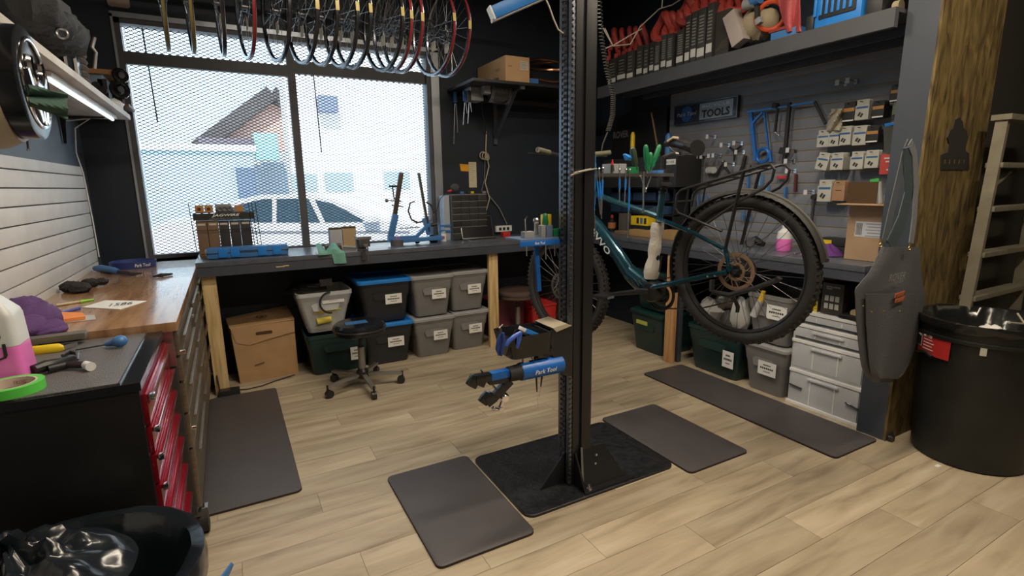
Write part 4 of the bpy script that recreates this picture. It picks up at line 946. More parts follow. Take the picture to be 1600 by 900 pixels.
# truing stand
t = thing('truing_stand', 'blue wheel truing stand with two tall dark arms by the window', 'truing stand', (1.5, 4.5, 1.0))
S = lambda u, v, y=4.48: V(u, v, y)
B().bar(S(612, 377), S(690, 371), .10, .035, bev=.008).build('base', M_blue3, t)
B().bar(S(606, 374), S(648, 372), .05, .05, bev=.008).build('foot', M_blue3, t)
B().bar(S(612, 368), S(627, 270), .02, .04, bev=.003).build('left_arm', mat('arm_bronze', (.075, .06, .05), .35, metal=.4), t)
B().bar(S(610, 372), S(618, 335), .03, .055, bev=.004).build('arm_socket', M_blue3, t)
B().bar(S(670, 362), S(654, 270), .02, .032, bev=.003).build('right_arm', MC['arm_bronze'], t)
B().bar(S(672, 366), S(664, 340), .03, .06, bev=.004).build('arm_socket', M_blue3, t)
B().bar(S(648, 372), S(670, 350), .04, .03, bev=.004).build('slide_body', M_blue3, t)
B().tube([S(648, 315), S(641, 317), S(638, 330), S(643, 343), S(652, 348), S(660, 346)], .0085, 8).build('caliper_arm', MC['arm_bronze'], t)
B().tube([S(666, 316), S(673, 320), S(680, 334), S(674, 343), S(666, 348)], .0085, 8).build('caliper_arm', MC['arm_bronze'], t)
B().cyl(S(608, 291), S(622, 291), .008).cyl(S(613, 289), S(616, 312), .006).build('gauge_bracket', M_ink, t)
B().cyl(S(602, 313), S(606, 313), .016).cyl(S(606, 313), S(627, 315), .005).cyl(S(612, 321), S(630, 323), .006).build('adjust_screw', M_dsteel, t)
B().cyl(S(624, 357), S(655, 355), .004).build('lead_screw', M_dsteel, t)
B().cyl(S(672, 352), S(682, 350), .018).build('knob', M_black, t); B().sphere(S(652, 377), .024, 10).build('knob', M_black, t)
t = thing('tape_roll', 'dark grey roll of tape with an orange core on the bench before the truing stand', 'tape', S(625, 378, 4.38))
c = W(622, 384); 
B().lathe([(.055, 0), (.055, .05), (.04, .05), (.04, 0)], c+Y*.03, seg=26, cap=False).build('tape', mat('grey_tape', (.10, .09, .095), .5), t)
B().torus(c+Vector((.01, .03, .06)), (0, -1, .5), .014, .007, 16, 6).build('orange_ring', M_redp, t)
t = thing('cable_ties', 'dark coil of tie straps at the right foot of the truing stand', 'straps', W(677, 379))
for k in range(3): B().torus(W(677, 379)+Vector((.0, .02*k, .03)), (.2, -1, .5+.2*k), .04-.006*k, .006, 20, 6).build('loop', M_ink, t)
t = thing('medicine_bottle', 'small white bottle with a pale cap and red label on the bench', 'bottle', W(694, 377))
c = W(694, 377); B().lathe([(.022, 0), (.024, .005), (.024, .062), (.016, .07)], c, seg=18).build('body', M_whitep, t); B().lathe([(.018, .07), (.018, .09)], c, seg=18).build('cap', mat('pale_cap', (.45, .50, .45), .4), t)
B().box(c.x-.016, c.x-.004, c.y-.0255, c.y-.02, .025+1, 1.05).build('red_label', M_redp, t)
t = thing('clamp_frame', 'small blue press frame behind the white bottle', 'clamp', V(697, 360, 4.6))
B().bar(V(686, 353, 4.6), V(708, 352, 4.6), .02, .02, bev=.002).bar(V(686, 361, 4.6), V(708, 361, 4.6), .02, .02, bev=.002).bar(V(687, 350, 4.6), V(687, 374, 4.6), .014, .014).bar(V(705, 350, 4.6), V(705, 374, 4.6), .014, .014).build('frame', M_blue3, t)
# drawer organiser
ox0, ox1 = V(707, 340, 4.55).x, V(761, 340, 4.55).x; oz = V(735, 303, 4.55).z
t = thing('drawer_organizer', 'small parts organiser with rows of dark clear drawers', 'organiser', ((ox0+ox1)/2, 4.65, 1.0))
B().box(ox0, ox1, 4.56, 4.74, 1.0, oz, .003).build('case', mat('organiser_grey', (.10, .105, .115), .5), t)
rws = 7; cl_ = 4; hh = (oz-1.0-.01)/rws; ww = (ox1-ox0-.01)/cl_
for r in range(rws):
    for c_ in range(cl_):
        B().box(ox0+.006+c_*ww, ox0+.003+(c_+1)*ww, 4.548, 4.562, 1.006+r*hh, 1.002+(r+1)*hh, .0015).build('drawer', mat('smoky_drawer', (.035, .034, .034), .35, rnd=.3), t)
    B().box(ox0, ox1, 4.545, 4.562, 1.001+(r+1)*hh, 1.0045+(r+1)*hh).build('divider', M_grey, t)
B().box(ox0-.06, ox0-.005, 4.6, 4.72, 1.0, oz-.01, .002).build('pale_side_board', mat('pale_side', (.34, .38, .44), .5), t)
mc = V(711, 294, 4.6)
t = thing('microphone', 'round dark foam headed desk microphone with a red ring on the organiser', 'microphone', mc)
B().sphere(mc, .045, 18).build('foam_head', mat('foam_grey', (.06, .06, .065), .9, bump=.5, bscale=200), t)
B().cyl(mc-X*.035-Z*.02, mc-X*.07-Z*.03, .012).build('red_ring', M_redp, t)
B().tube([mc-X*.07-Z*.03, V(688, 310, 4.6), V(682, 330, 4.6), V(683, 360, 4.6), W(686, 374)], .003, 6).build('cable', M_ink, t)
t = thing('small_parts', 'black and yellow odds and ends on top of the organiser', 'clutter', V(745, 300, 4.62))
for u_, mt_ in ((722, M_blue3), (732, M_ink), (737, M_yellow), (742, M_ink), (750, M_ink), (756, M_grey)): B().cbox(Vector((V(u_, 300, 4.62).x, 4.62, oz+.012)), .035, .03, .022, Matrix.Rotation(u_, 3, 'Z'), .004).build('piece', mt_, t)
# laptop
t = thing('laptop', 'open silver laptop with a black screen on the bench', 'laptop', (2.15, 4.45, 1.0))
a, b_, c_, d_ = W(718, 375), W(783, 371), V(777, 337, 4.50), V(711, 340, 4.50)
lw = 0.33; la = Vector((a.x+.02, 4.36, 1.0))
B().box(la.x, la.x+lw, 4.34, 4.52, 1.0, 1.012, .003).build('base', M_steel, t)
B().box(la.x+.02, la.x+lw-.02, 4.37, 4.49, 1.012, 1.0125).build('keyboard', M_ink, t)
fr = frame((la.x-.005, 4.52, 1.012), X, (0, .28, 1)); B().box(0, lw, 0, .215, -.006, 0, .002, fr).build('lid', M_steel, t)
B().box(.005, lw-.005, .006, .21, .0, .001, 0, fr).build('screen', mat('black_screen', (.004, .004, .006), .25), t)
# power strip, red item, cords, notes
t = thing('power_strip', 'white power strip mounted behind the laptop', 'power strip', V(786, 357, 4.74))
p = V(786, 357, 4.78); B().box(p.x-.09, p.x+.09, 4.755, 4.79, p.z-.03, p.z+.03, .004).build('body', M_whitep, t)
for k in range(3): B().box(p.x-.06+.045*k, p.x-.035+.045*k, 4.745, 4.756, p.z-.012, p.z+.014, .003).build('plug', M_ink, t)
t = thing('red_box', 'small red plastic box right of the laptop', 'box', W(790, 369)); c = W(790, 369.5)
B().box(c.x-.04, c.x+.04, c.y-.03, c.y+.03, 1.0, 1.045, .004).build('body', M_redp, t)
t = thing('hanging_cables', 'cream and black cords tied in a knot down the dark back wall', 'cable', V(757, 240, 4.75))
yk = 4.77
B().tube([V(760, 205, yk), V(759, 235, yk), V(764, 260, yk), V(758, 285, yk), V(765, 310, yk), V(758, 335, yk)], .006, 6).build('cream_cord', mat('cream_cord', (.50, .44, .33), .6), t)
B().tube([V(764, 305, yk), V(780, 325, yk), V(792, 350, yk)], .005, 6).build('grey_cord', mat('grey_cord', (.25, .25, .25), .6), t)
for k in range(3): B().torus(V(755+3*k, 243+k, yk-.01), (.3*k, -1, .1), .035, .005, 20, 6, xdir=(0, 0, 1)).build('coil', MC['cream_cord'], t)
B().tube([V(750, 142, 4.55), V(754, 175, 4.6), V(760, 210, yk)], .004, 6).build('black_cord', M_ink, t)
B().tube([V(758, 250, yk), V(757, 280, yk), V(752, 300, yk-.02)], .0025, 6).build('thin_cord', M_grey, t)
t = thing('paper_note', 'tall cream paper note taped to the dark wall', 'note', V(738, 270, 4.795))
a, b_ = V(732, 253, 4.797), V(745, 293, 4.797); B().box(a.x, b_.x, 4.795, 4.7985, b_.z, a.z).build('sheet', mat('cream_paper', (.62, .54, .38), .7), t)
for k in range(9): B().box(a.x+.01, b_.x-.015-.01*(k % 3), 4.7942, 4.795, a.z-.025-.02*k, a.z-.022-.02*k).build('handwriting', M_grey, t)
t = thing('sticky_note', 'orange sticky note beside the cream paper note', 'note', V(725, 262, 4.795))
q = [V(718, 256, 4.797), V(732, 257, 4.797), V(732, 268, 4.797), V(720, 267, 4.797)]; B().rings([[p for p in q], [p-Y*.002 for p in q]]).build('sheet', mat('orange_note', (.80, .38, .02), .7), t)

# ============================================================ BACK CORNER SHELF ITEMS
t = thing('cardboard_box', 'long cardboard carton with a white shipping label on the shelf right of the window', 'box', (2.35, 4.45, 2.39))
ea, eb = V(789, 86, 4.22), V(827, 118, 4.22); L0 = .57
B().box(ea.x, eb.x, 4.215, 4.78, 2.392, ea.z, .003).build('carton', mat('cardboard_warm', (.50, .31, .16), .75), t)
xm = (ea.x+eb.x)/2; B().box(eb.x-.095, eb.x-.015, 4.2125, 4.2155, ea.z-.11, ea.z-.035).build('shipping_label', mat('cream_label', (0, 0, 0)), t)
for k in range(5): B().box(eb.x-.09, eb.x-.03-.01*(k % 2), 4.2118, 4.2125, ea.z-.048-.012*k, ea.z-.044-.012*k).build('print_line', M_grey, t)
text(t, 'SRAM', (ea.x-.0005, 4.36, (ea.z+2.39)/2+.01), -Y, Z, .022, M_carddk, .08)
text(t, 'SRAM', (ea.x+.045, 4.2145, (ea.z+2.39)/2+.02), X, Z, .012, M_carddk, .04)
t = thing('box', 'blue carton under the shelf edge behind the long cardboard carton', 'box', (2.6, 4.5, 2.4))
a = V(808, 118, 4.3); B().box(2.45, 2.60, 4.25, 4.45, 2.392, 2.44, .003).build('carton', M_blue3, t)
fc = V(780, 142, 4.4)
t = thing('desk_fan', 'round caged black fan hung beneath the back shelf', 'fan', fc)
B().lathe([(.05, -.10), (.09, -.08), (.115, -.02), (.115, .03), (.09, .05)], fc, (.2, -1, -.15), 24).build('housing', mat('fan_black', (.035, .035, .035), .5), t)
for k in range(14):
    a = -.9+k*.14; fr = basis((.2, -1, -.15)); B().tube([fc+fr @ Vector((.115*sin(x_)*1, a*.12, -.02+.08*cos(x_)*.9)) for x_ in (-1.2, -.6, 0, .6, 1.2)], .0022, 5).build('cage_wire', M_grey, t)
B().box(fc.x-.17, fc.x-.07, fc.y-.04, fc.y+.04, fc.z-.04, fc.z+.05, .01).build('motor', M_grey, t)
for i, (u_, v0, v1, yh) in enumerate(((711, 140, 225, 4.74), (726, 138, 195, 4.56), (733, 138, 193, 4.45))):
    tt = thing('cone_wrench', {0: 'longest silver bladed tool with a blue head hanging at the shelf end', 1: 'silver rod tool with a blue head hanging in the middle below the shelf end', 2: 'silver rod tool with a dark head hanging rightmost of the three below the shelf end'}[i], 'tool', V(u_, v0, yh), group='tools hanging below the back shelf')
    B().cbox(V(u_, v0+12, yh), .03, .02, .09, None, .004).build('head', M_blue3 if i < 2 else M_ink, tt)
    B().cyl(V(u_, v0+22, yh), V(u_-2, v1, yh), .0035, seg=8).build('rod', M_steel, tt)
    B().cyl(V(u_+2, v0+22, yh), V(u_+4, v1-18, yh), .003, seg=8).build('rod', M_steel, tt)
    B().cyl(V(u_, v0+8, yh), (V(u_, v0, yh).x, yh, 2.366), .003, seg=6).build('hook', M_dsteel, tt)
for k, (lab, dz) in enumerate((('copper coloured bare rim leaning on the back shelf, upper of two', .22), ('copper coloured bare rim lying low on the back shelf, lower of two', .10))):
    tt = thing('bare_rim', lab, 'rim', (2.75, 4.5, 2.42))
    B().torus((2.86+.04*k, 4.50-.04*k, 2.40+.31*sin(.5+.2*k)+dz*.15), (-.15, -.55+.3*k, .85), .26, .014, 48, 8).build('rim', mat('copper_rim', (.22, .10, .06), .2, metal=.8), tt)

# ============================================================ BIKE STAND TRAYS
yT = 1.965; zT = V(985, 272, yT).z
tx0, tx1 = V(916, 272, yT).x, V(1052, 272, yT).x
t = thing('tool_tray', 'slim grey magnetic tool tray fixed to the right of the stand pole', 'tray', ((tx0+tx1)/2, 2.0, zT))
B().box(tx0, tx1, yT, 2.10, zT-.006, zT, .002).build('shelf', M_grey, t)
B().box(tx0, tx1, yT-.004, yT, zT-.012, zT+.004).build('lip', M_steel, t)
B().box(1.487, 1.53, 1.99, 2.02, zT-.14, zT+.05, .003).build('bracket', M_blue3, t)
for (u0, u1, v0, mt_, nm) in ((949, 963, 256, M_grey, 'block'), (963, 975, 256, M_grey, 'block'), (980, 994, 261, M_green, 'hex_case'), (1023, 1033, 266, M_blue3, 'bit_block')):
    a, b_ = V(u0, v0, 2.0), V(u1, v0, 2.0)
    tt = thing(nm, {949: 'left grey steel block on the pole tray', 963: 'right grey steel block on the pole tray', 980: 'small green bit case on the pole tray', 1023: 'blue bit holder at the right end of the pole tray'}[u0], 'holder', Vector((a.x, 2.0, zT)))
    B().box(a.x+.001, b_.x-.001, 1.98, 2.04, zT+.001, a.z, .002).build('body', mt_, tt)
# hex keys: T handles with blue sleeve
def tkey(u, v0, u1, v1, lab, blue=True, y=1.955, head=True, hu=None):
    a = V(u, v0, y); b_ = V(u1, v1, y)
    t = thing('hex_key', lab, 'hex key', a, group='hex keys hanging in the pole tray')
    B().cyl(a+Z*.01, b_, .0032, seg=8).build('shaft', M_steel, t)
    if blue: B().cyl(a.lerp(b_, .22), a.lerp(b_, .58), .0048, seg=8).build('blue_sleeve', M_blue2, t)
    if hu:
        h = V(hu[0], hu[1], y-.10); B().tube([a+Z*.01, a+Z*.013-Y*.004, h], .0034, 8).build('long_arm', mat('satin_nickel', (.62, .58, .48), .35, metal=.6), t)
    else: B().sphere(a+Z*.012, .007, 8).build('ball_end', M_steel, t)
keys = [(917, 270, 925, 362, (892, 274), 'T'), (924, 268, 931, 372, (897, 270), ''), (931, 268, 938, 335, (903, 269), ''), (936, 268, 940, 342, None, ''), (942, 267, 940, 333, None, ''),
        (968, 269, 968, 316, None, ''), (978, 269, 976, 317, None, ''), (984, 269, 981, 372, None, '')]
names = ['leftmost of the hex keys in the pole tray, long arm reaching over the pole', 'second hex key from the left, longest shaft, in the pole tray', 'third hex key from the left with a long arm over the pole', 'fourth hex key from the left with a blue sleeve in the pole tray', 'fifth hex key from the left with a blue sleeve in the pole tray', 'short hex key left of the middle trio hanging from the pole tray', 'middle short hex key of the trio hanging from the pole tray', 'long hex key with blue sleeve, right of the middle trio']
for k, (u, v0, u1, v1, hu, _) in enumerate(keys): tkey(u, v0, u1, v1, names[k], hu=hu)
t = thing('y_wrench', 'three legged steel Y wrench hanging from the right of the pole tray', 'wrench', V(1006, 275, 1.955))
B().cyl(V(1006, 268, 1.955), V(1005, 332, 1.955), .0045, seg=8).cyl(V(1001, 275, 1.96), V(1010, 300, 1.96), .003, seg=8).cyl(V(1017, 276, 1.96), V(1008, 300, 1.96), .003, seg=8).build('shaft', M_steel, t)
def sdriver(u, v0, v1, r, lab, mt_, ut=0):
    a, b_ = V(u, v0, 1.99), V(u+ut, v1, 1.99); L_ = (a-b_).length
    t = thing('screwdriver', lab, 'screwdriver', b_, group='green handled screwdrivers in the pole tray')
    ax_ = (a-b_).normalized()
    B().lathe([(r*.55, 0), (r*.8, L_*.1), (r*.65, L_*.25), (r, L_*.4), (r, L_*.8), (r*.8, L_*.95), (r*.4, L_)], b_, ax_, 8).build('handle', mt_, t)
    B().cyl(b_, b_-ax_*.03, .003, seg=8).build('shaft', M_steel, t)
sdriver(1009, 226, 266, .013, 'bright green screwdriver, left of the row on the pole tray', M_green, 2)
sdriver(1017, 238, 268, .012, 'short green screwdriver leaning in the middle on the pole tray', M_green, -4)
sdriver(1031, 226, 262, .013, 'green screwdriver leaning right on the pole tray', M_green, -12)
sdriver(988, 230, 268, .016, 'dark olive screwdriver with a pale end on the pole tray', mat('olive_handle', (.035, .055, .035), .4), 6)
t = thing('glue_tube', 'small black tube with a red cap on the pole tray', 'tube', V(957, 268, 1.99))
B().cyl(V(957, 268, 1.975), V(957, 258, 1.975), .009, .007).build('tube', M_ink, t); B().cyl(V(957, 258, 1.975), V(957, 249, 1.975), .006, .002).build('cap', M_redp, t)
tag(B().tube([V(975, 241, 2.0), V(979, 246, 2.0), V(986, 247, 2.0)], [.006, .016, .012], 8).build('small_brush', M_blue2), 'blue bodied brush with a white tip over the pole tray', 'brush')
# left tray
yL = 2.03; zL = V(845, 372, yL).z; lx0, lx1 = V(813, 372, yL).x, 1.352
t = thing('tool_tray', 'blue and grey tool tray left of the stand pole before the front wheel', 'tray', ((lx0+lx1)/2, 2.1, zL))
B().box(lx0, lx1, yL, 2.18, zL-.012, zL, .003).build('shelf', mat('tray_grey_blue', (.12, .17, .28), .4), t)
b = B().box(lx0-.004, lx1, yL-.006, yL, zL-.034, zL-.010, .002).build('blue_lip', M_blue, t)
text(b, 'Park Tool', ((lx0+lx1)/2-.005, yL-.0065, zL-.022), X, Z, .012, M_white, .055, shear=.25, bold=.01)
B().box(lx1-.005, 1.386, 2.06, 2.10, zL-.03, zL, .002).build('bracket', M_blue, t)
for (u0, u1, v0, nm, lb, mt_) in ((817, 833, 362, 'steel_block', 'low grey block at the left of the left stand tray', M_grey), (843, 850, 352, 'steel_block', 'tall narrow grey block on the left stand tray', M_grey), (851, 861, 352, 'steel_block', 'wide grey block in the middle of the left stand tray', MC['tray_grey_blue']), (862, 876, 358, 'hex_case', 'flat green case on the left stand tray', M_green), (857, 868, 336, 'yellow_box', 'yellow box standing over the left stand tray', M_yellow)):
    a, b_ = V(u0, v0, yL+.03), V(u1, v0, yL+.03)
    tt = thing(nm, lb, 'holder', Vector((a.x, yL+.03, zL))); zb = zL if nm != 'yellow_box' else zL
    yo = .05 if nm == 'yellow_box' else 0
    B().box(a.x, b_.x, yL+.015+yo, yL+.05+yo, zb+.001, a.z, .002).build('body', mt_, tt)
t = thing('socket_tool', 'grey round headed puller tool standing in the left stand tray', 'tool', V(838, 362, yL+.03))
B().cyl(V(838, 366, yL+.02), V(838, 345, yL+.02), .010).sphere(V(838, 345, yL+.02), .016, 10).build('body', M_steel, t)
t = thing('hex_key', 'bent chrome hex key standing at the left end of the left stand tray', 'hex key', V(822, 362, yL+.02))
B().tube([V(822, 366, yL+.02), V(821, 342, yL+.02), V(824, 338, yL+.02)], .004, 8).build('shaft', M_chrome, t)
t = thing('screwdriver', 'dark green screwdriver handle standing in the left stand tray', 'screwdriver', V(852, 352, yL+.02))
B().lathe([(.012, 0), (.016, .01), (.011, .05), (.007, .055)], V(852, 352, yL+.035), (0, 0, 1), 8).build('handle', M_green, t)
for k, (u_, v1) in enumerate(((823, 400), (853, 405), (867, 400))):
    tt = thing('hex_key', ['thin steel key below the left end of the left stand tray', 'thin steel key below the middle of the left stand tray', 'thin steel key below the left stand tray next to the pole'][k], 'hex key', V(u_, 384, yL+.03)); B().cyl(V(u_, 372, yL+.03)-Z*.004, V(u_, v1, yL+.03), .003, seg=6).build('shaft', M_steel, tt)
t = thing('nylon_hammer', 'long blue handled tool hanging straight down from the left stand tray', 'tool', V(838, 385, yL+.05))
B().bar(V(838, 384, yL+.05), V(842, 455, yL+.05), .022, .016, bev=.004).build('handle', M_blue, t)

# ============================================================ LEFT WORKTOP ITEMS
def Lw(u, v, dz=0): return az(u, v, .985+dz)
def Ch(u, v, dz=0): return az(u, v, .9595+dz)
t = thing('parts_dish', 'large blue rimmed oval parts dish at the window end of the worktop', 'dish', Lw(200, 415))
c = Lw(205, 421); c = Vector((c.x, c.y+.12, .985))
b = B(); b.lathe([(.13, 0), (.135, .045), (.13, .045), (.125, .004)], c, seg=40, sx=1, sy=.9).build('rim', mat('dish_blue', (.03, .05, .20), .4), t)
B().lathe([(.127, .002), (.127, .006)], c, seg=40, sy=.9).build('base', mat('dish_pale', (.45, .42, .40), .4), t)
text(t, 'Park Tool', (c.x+.065, c.y-.113, 1.008), Vector((1, .35, 0)), Z, .022, M_white, .09, shear=.2, bold=.01)
t = thing('screwdriver', 'fat blue handled cutter lying by the blue dish', 'tool', Lw(170, 425))
a, b_ = Lw(149, 424), Lw(186, 429); B().tube([a+Z*.02, a.lerp(b_, .3)+Z*.025, a.lerp(b_, .8)+Z*.024, b_+Z*.018], [.015, .024, .02, .014], 10).build('handle', M_blue3, t)
B().tube([b_+Z*.018, Lw(205, 428, .016), Lw(222, 427, .01)], [.012, .012, .004], 8).build('jaw', M_ink, t)
t = thing('side_cutters', 'small black pliers lying right of the blue dish', 'pliers', Lw(255, 430))
B().tube([Lw(238, 432, .008), Lw(252, 430, .012), Lw(269, 428, .008)], [.004, .012, .006], 8).build('body', M_ink, t)
t = thing('work_gloves', 'crumpled black work gloves lying on the worktop by the slat wall', 'gloves', Lw(135, 445))
for k, (u_, v_, r) in enumerate(((112, 448, .05), (125, 450, .045), (140, 442, .04), (158, 440, .032))):
    blob(Lw(u_, v_, .025), r, (1.1, .9, .62), 20+k, .16, 16).build('fold', mat('glove_black', (.02, .018, .02), .85, bump=.5, bscale=90), t)
t = thing('marker_pen', 'cream marker pen with a lime green cap on the worktop', 'pen', Lw(110, 475))
a, b_ = Lw(88, 477, .006), Lw(147, 468, .006); B().cyl(a, a.lerp(b_, .65), .006).build('barrel', mat('cream_barrel', (.5, .42, .28), .4), t); B().cyl(a.lerp(b_, .62), b_, .0085, .004).build('cap', mat('lime', (.25, .60, .05), .4), t)
t = thing('marker_pen', 'violet blue pen with a dark cap on the worktop', 'pen', Lw(105, 485))
a, b_ = Lw(91, 490, .006), Lw(125, 481, .006); B().cyl(a, b_, .006).build('barrel', mat('violet_pen', (.09, .10, .42), .4), t); B().cyl(a, a.lerp(b_, .15), .0068).build('cap', M_ink, t)
t = thing('white_card', 'white card with handwritten digits lying on the worktop', 'card', Lw(175, 478))
q = [Lw(128, 481), Lw(188, 484), Lw(229, 471), Lw(165, 470)]; B().rings([[p+Z*.0005 for p in q], [p+Z*.003 for p in q]]).build('sheet', M_white, t)
text(t, '1586', Lw(190, 475, .0035), (q[2]-q[1]).normalized()*-1 if False else Vector((1, .0, 0)), Vector((0, 1, 0)), .07, M_ink, .085)
t = thing('shop_cloth', 'purple cloth heaped on the worktop by the slat wall', 'cloth', Lw(60, 500))
random.seed(21)
for (u_, v_, r, hz_) in ((30, 512, .085, .55), (55, 500, .075, .8), (38, 490, .07, 1.0), (68, 512, .06, .5), (20, 498, .07, .8), (80, 516, .045, .4), (50, 482, .05, .9)):
    c = Lw(u_, v_, r*hz_*.6); blob(c, r, (1.1, 1.3, hz_), u_, .10, 16).build('fold', M_purple, t, ang=60)
t = thing('plastic_pouch', 'clear pouch of orange foam pieces on the edge of the worktop', 'pouch', Lw(110, 500))
q = [Lw(76, 508), Lw(134, 500), Lw(130, 494), Lw(90, 493)]; B().rings([[p+Z*.004 for p in q], [p+Z*.016 for p in q]]).build('foam', mat('foam_orange', (.85, .28, .08), .7), t)
q = [Lw(74, 508), Lw(150, 500), Lw(148, 493), Lw(85, 495)]; B().rings([[p+Z*.0015 for p in q], [p+Z*.003 for p in q]]).build('film', M_clear, t)
t = thing('metal_bar', 'grey steel plate lying where worktop and tool chest meet', 'plate', Ch(90, 520))
q = [Ch(48, 535), Ch(134, 524), Ch(134, 512), Ch(45, 524)]; a = Ch(45, 534)
B().bar(Ch(44, 533, .03), Ch(135, 522, .03), .05, .022, bev=.002).build('plate', mat('worn_steel', (.20, .19, .165), .45, metal=.5), t)
B().bar(Ch(60, 536, .008), Ch(128, 526, .008), .04, .014).build('dark_base', M_ink, t)
t = thing('utility_knife', 'yellow handled knife lying on the tool chest', 'knife', Ch(70, 547))
a, b_ = Ch(30, 551, .012), Ch(100, 543, .012); B().tube([a, a.lerp(b_, .3), a.lerp(b_, .9), b_], [.014, .017, .017, .008], 10, flat=.7).build('handle', M_yellow, t)
B().bar(b_, Ch(121, 537, .008), .002, .014).build('blade', M_steel, t)
t = thing('cable_cutter', 'black cable cutters with hooked jaws lying on the tool chest', 'cutter', Ch(100, 575))
B().tube([Ch(52, 578, .02), Ch(70, 572, .02), Ch(95, 566, .02), Ch(112, 560, .018)], [.015, .018, .014, .01], 10).build('handle', M_black, t)
B().tube([Ch(75, 577, .014), Ch(105, 570, .014), Ch(134, 570, .014)], [.012, .012, .011], 10).build('handle', M_black, t)
B().cyl(Ch(134, 570, .014), Ch(142, 573, .014), .012, .014).build('white_end', M_whitep, t)
B().tube([Ch(98, 556, .012), Ch(110, 550, .012), Ch(122, 552, .012), Ch(122, 562, .012)], [.006, .009, .008, .003], 8).build('jaw', M_dsteel, t)
t = thing('ball_hex_driver', 'blue knobbed driver with a thin black shaft lying on the tool chest', 'driver', Ch(180, 530))
c = Ch(187, 533, .022); B().sphere(c, .024, 14, (1, 1, .85)).build('knob', M_blue3, t); B().cyl(c, Ch(166, 538, .012), .016, .008).build('neck', M_blue3, t)
B().cyl(Ch(168, 538, .012), Ch(118, 547, .006), .0025, seg=6).build('shaft', M_ink, t)
# tape roll and jug
tc_ = Ch(8, 610); tc_ = Vector((-.572, 1.852, .9595))
t = thing('tape_roll', 'bright green masking tape roll at the near edge of the tool chest', 'tape', tc_)
B().lathe([(.072, 0), (.072, .026), (.056, .026), (.056, 0)], tc_, seg=48, cap=False).build('tape', M_greent, t)
B().lathe([(.0565, .0), (.0565, .0262), (.052, .0262), (.052, 0)], tc_, seg=48, cap=False).build('core', mat('core_card', (.62, .52, .42), .7), t)
text(t, 'FROGTAPE', tc_+Vector((.018, .0515*.93, .012)), X, Z, .010, mat('core_print', (.35, .05, .08), .6), .05)
jc = Vector((-.642, 2.005, .96))
t = thing('jug', 'translucent square jug half full of pink fluid marked B J on the tool chest', 'jug', jc)
jr = lambda s, z: [jc+Vector((x, y, z)) for x, y in rrect(-.075*s, .075*s, -.06*s, .06*s, .02*s)]
B().rings([jr(1.04, .0), jr(1.06, .01), jr(1.0, .105)]).build('pink_fluid', M_pink, t)
B().rings([jr(1.0, .106), jr(.96, .19), jr(.9, .205), jr(.45, .25), jr(.32, .255)]).build('upper_body', mat('jug_white', (.66, .68, .70), .35), t)
B().lathe([(.022, .255), (.024, .258), (.024, .28), (.02, .283)], jc).build('cap', M_whitep, t)
text(t, 'B', jc+Vector((.03, -.0615, .15)), X, Z, .05, M_ink, .025); text(t, 'J', jc+Vector((.04, -.064, .095)), X, Z, .045, M_ink, .02)

# ============================================================ LEFT SHELF ITEMS AND ROUND UNIT
rc = ax(33, 130, -.47)
t = thing('round_sign', 'beige drum unit with a black round face and chrome emblem below the left shelf', 'sign', rc)
B().lathe([(.17, 0), (.178, .01), (.18, .22), (.16, .26)], rc-X*.28+Vector((0, 0, .0)), X, 40).build('drum', mat('beige_drum', (.42, .36, .29), .5), t)
rcf = rc+X*.0
B().lathe([(.15, -.02), (.152, 0), (.152, .045), (.14, .05)], rcf-X*.02, X, 40).build('black_disc', M_blackg, t)
B().torus(rcf+X*.032, X, .118, .006, 44, 8, flat=.8).build('chrome_ring', M_chrome, t)
B().torus(rcf+X*.034+Z*.045, X, .05, .012, 30, 8, a0=-.4, a1=pi+.4, xdir=(0, -1, 0)).build('emblem_arc', M_chrome, t)
for sg in (-1, 1):
    B().bar(rcf+Vector((.034, .075*sg, .03)), rcf+Vector((.034, .02*sg, -.105)), .022, .012, up=X).build('emblem_bar', M_chrome, t)
B().bar(rcf+Vector((.034, .0, -.11)), rcf+Vector((.034, 0, -.03)), .016, .012, up=X).build('emblem_bar', M_chrome, t)
B().cyl(rc-X*.15+Z*.165, (rc.x-.15, rc.y, 1.966), .01).build('hanger', M_black, t)
t = thing('green_rag', 'dark green rag hanging from the chrome faced round unit', 'rag', rc+X*.08)
def rg2(i, j):
    a = ax(44+60*i, 134+12*i+(30+12*i)*j-8*i*j*(1-i), -.41+.05*i+.006*sin(j*9+i*3))
    return a
B().grid(14, 14, rg2, .004).build('cloth', mat('dark_green_cloth', (.025, .07, .05), .85, bump=.3, bscale=60), t)
t = thing('wall_hook', 'thin black hook below the round unit on the left wall', 'hook', ax(42, 215, -.80))
B().cyl(ax(41, 205, -.80), ax(44, 232, -.80), .006, .004).build('stem', M_ink, t); B().sphere(ax(44, 234, -.80), .008, 8).build('tip', M_chrome, t)
t = thing('jacket', 'dark grey jacket bundled on the left shelf with a silver clip', 'jacket', (-.62, 2.9, 2.0))
random.seed(5)
for k in range(7):
    c = ax(42+9*k, 2+9*k, -.60+.0*k); c.z = max(c.z, 2.05)
    blob(c, .12, (.9, 1.2, .75), 40+k, .12, 16).build('fold', mat('jacket_grey', (.045, .048, .055), .85, bump=.4, bscale=50), t)
B().torus(ax(97, 52, -.52), (0, -1, 0), .018, .006, 18, 8).build('clip', M_steel, t)
t = thing('woven_basket', 'brown ribbed basket at the top of the left shelf', 'basket', ax(78, 15, -.74))
c = ax(80, 20, -.74)
for k in range(9): B().torus((c.x, c.y, 2.02+.035*k), Z, .11, .018, 28, 6).build('coil', mat('wicker', (.11, .085, .07), .8), t)
t = thing('glass_box', 'small wooden framed display case at the end of the jacket', 'case', (-.66, 3.6, 2.0))
a, b_ = V(97, 60, 3.75), V(118, 98, 3.75)
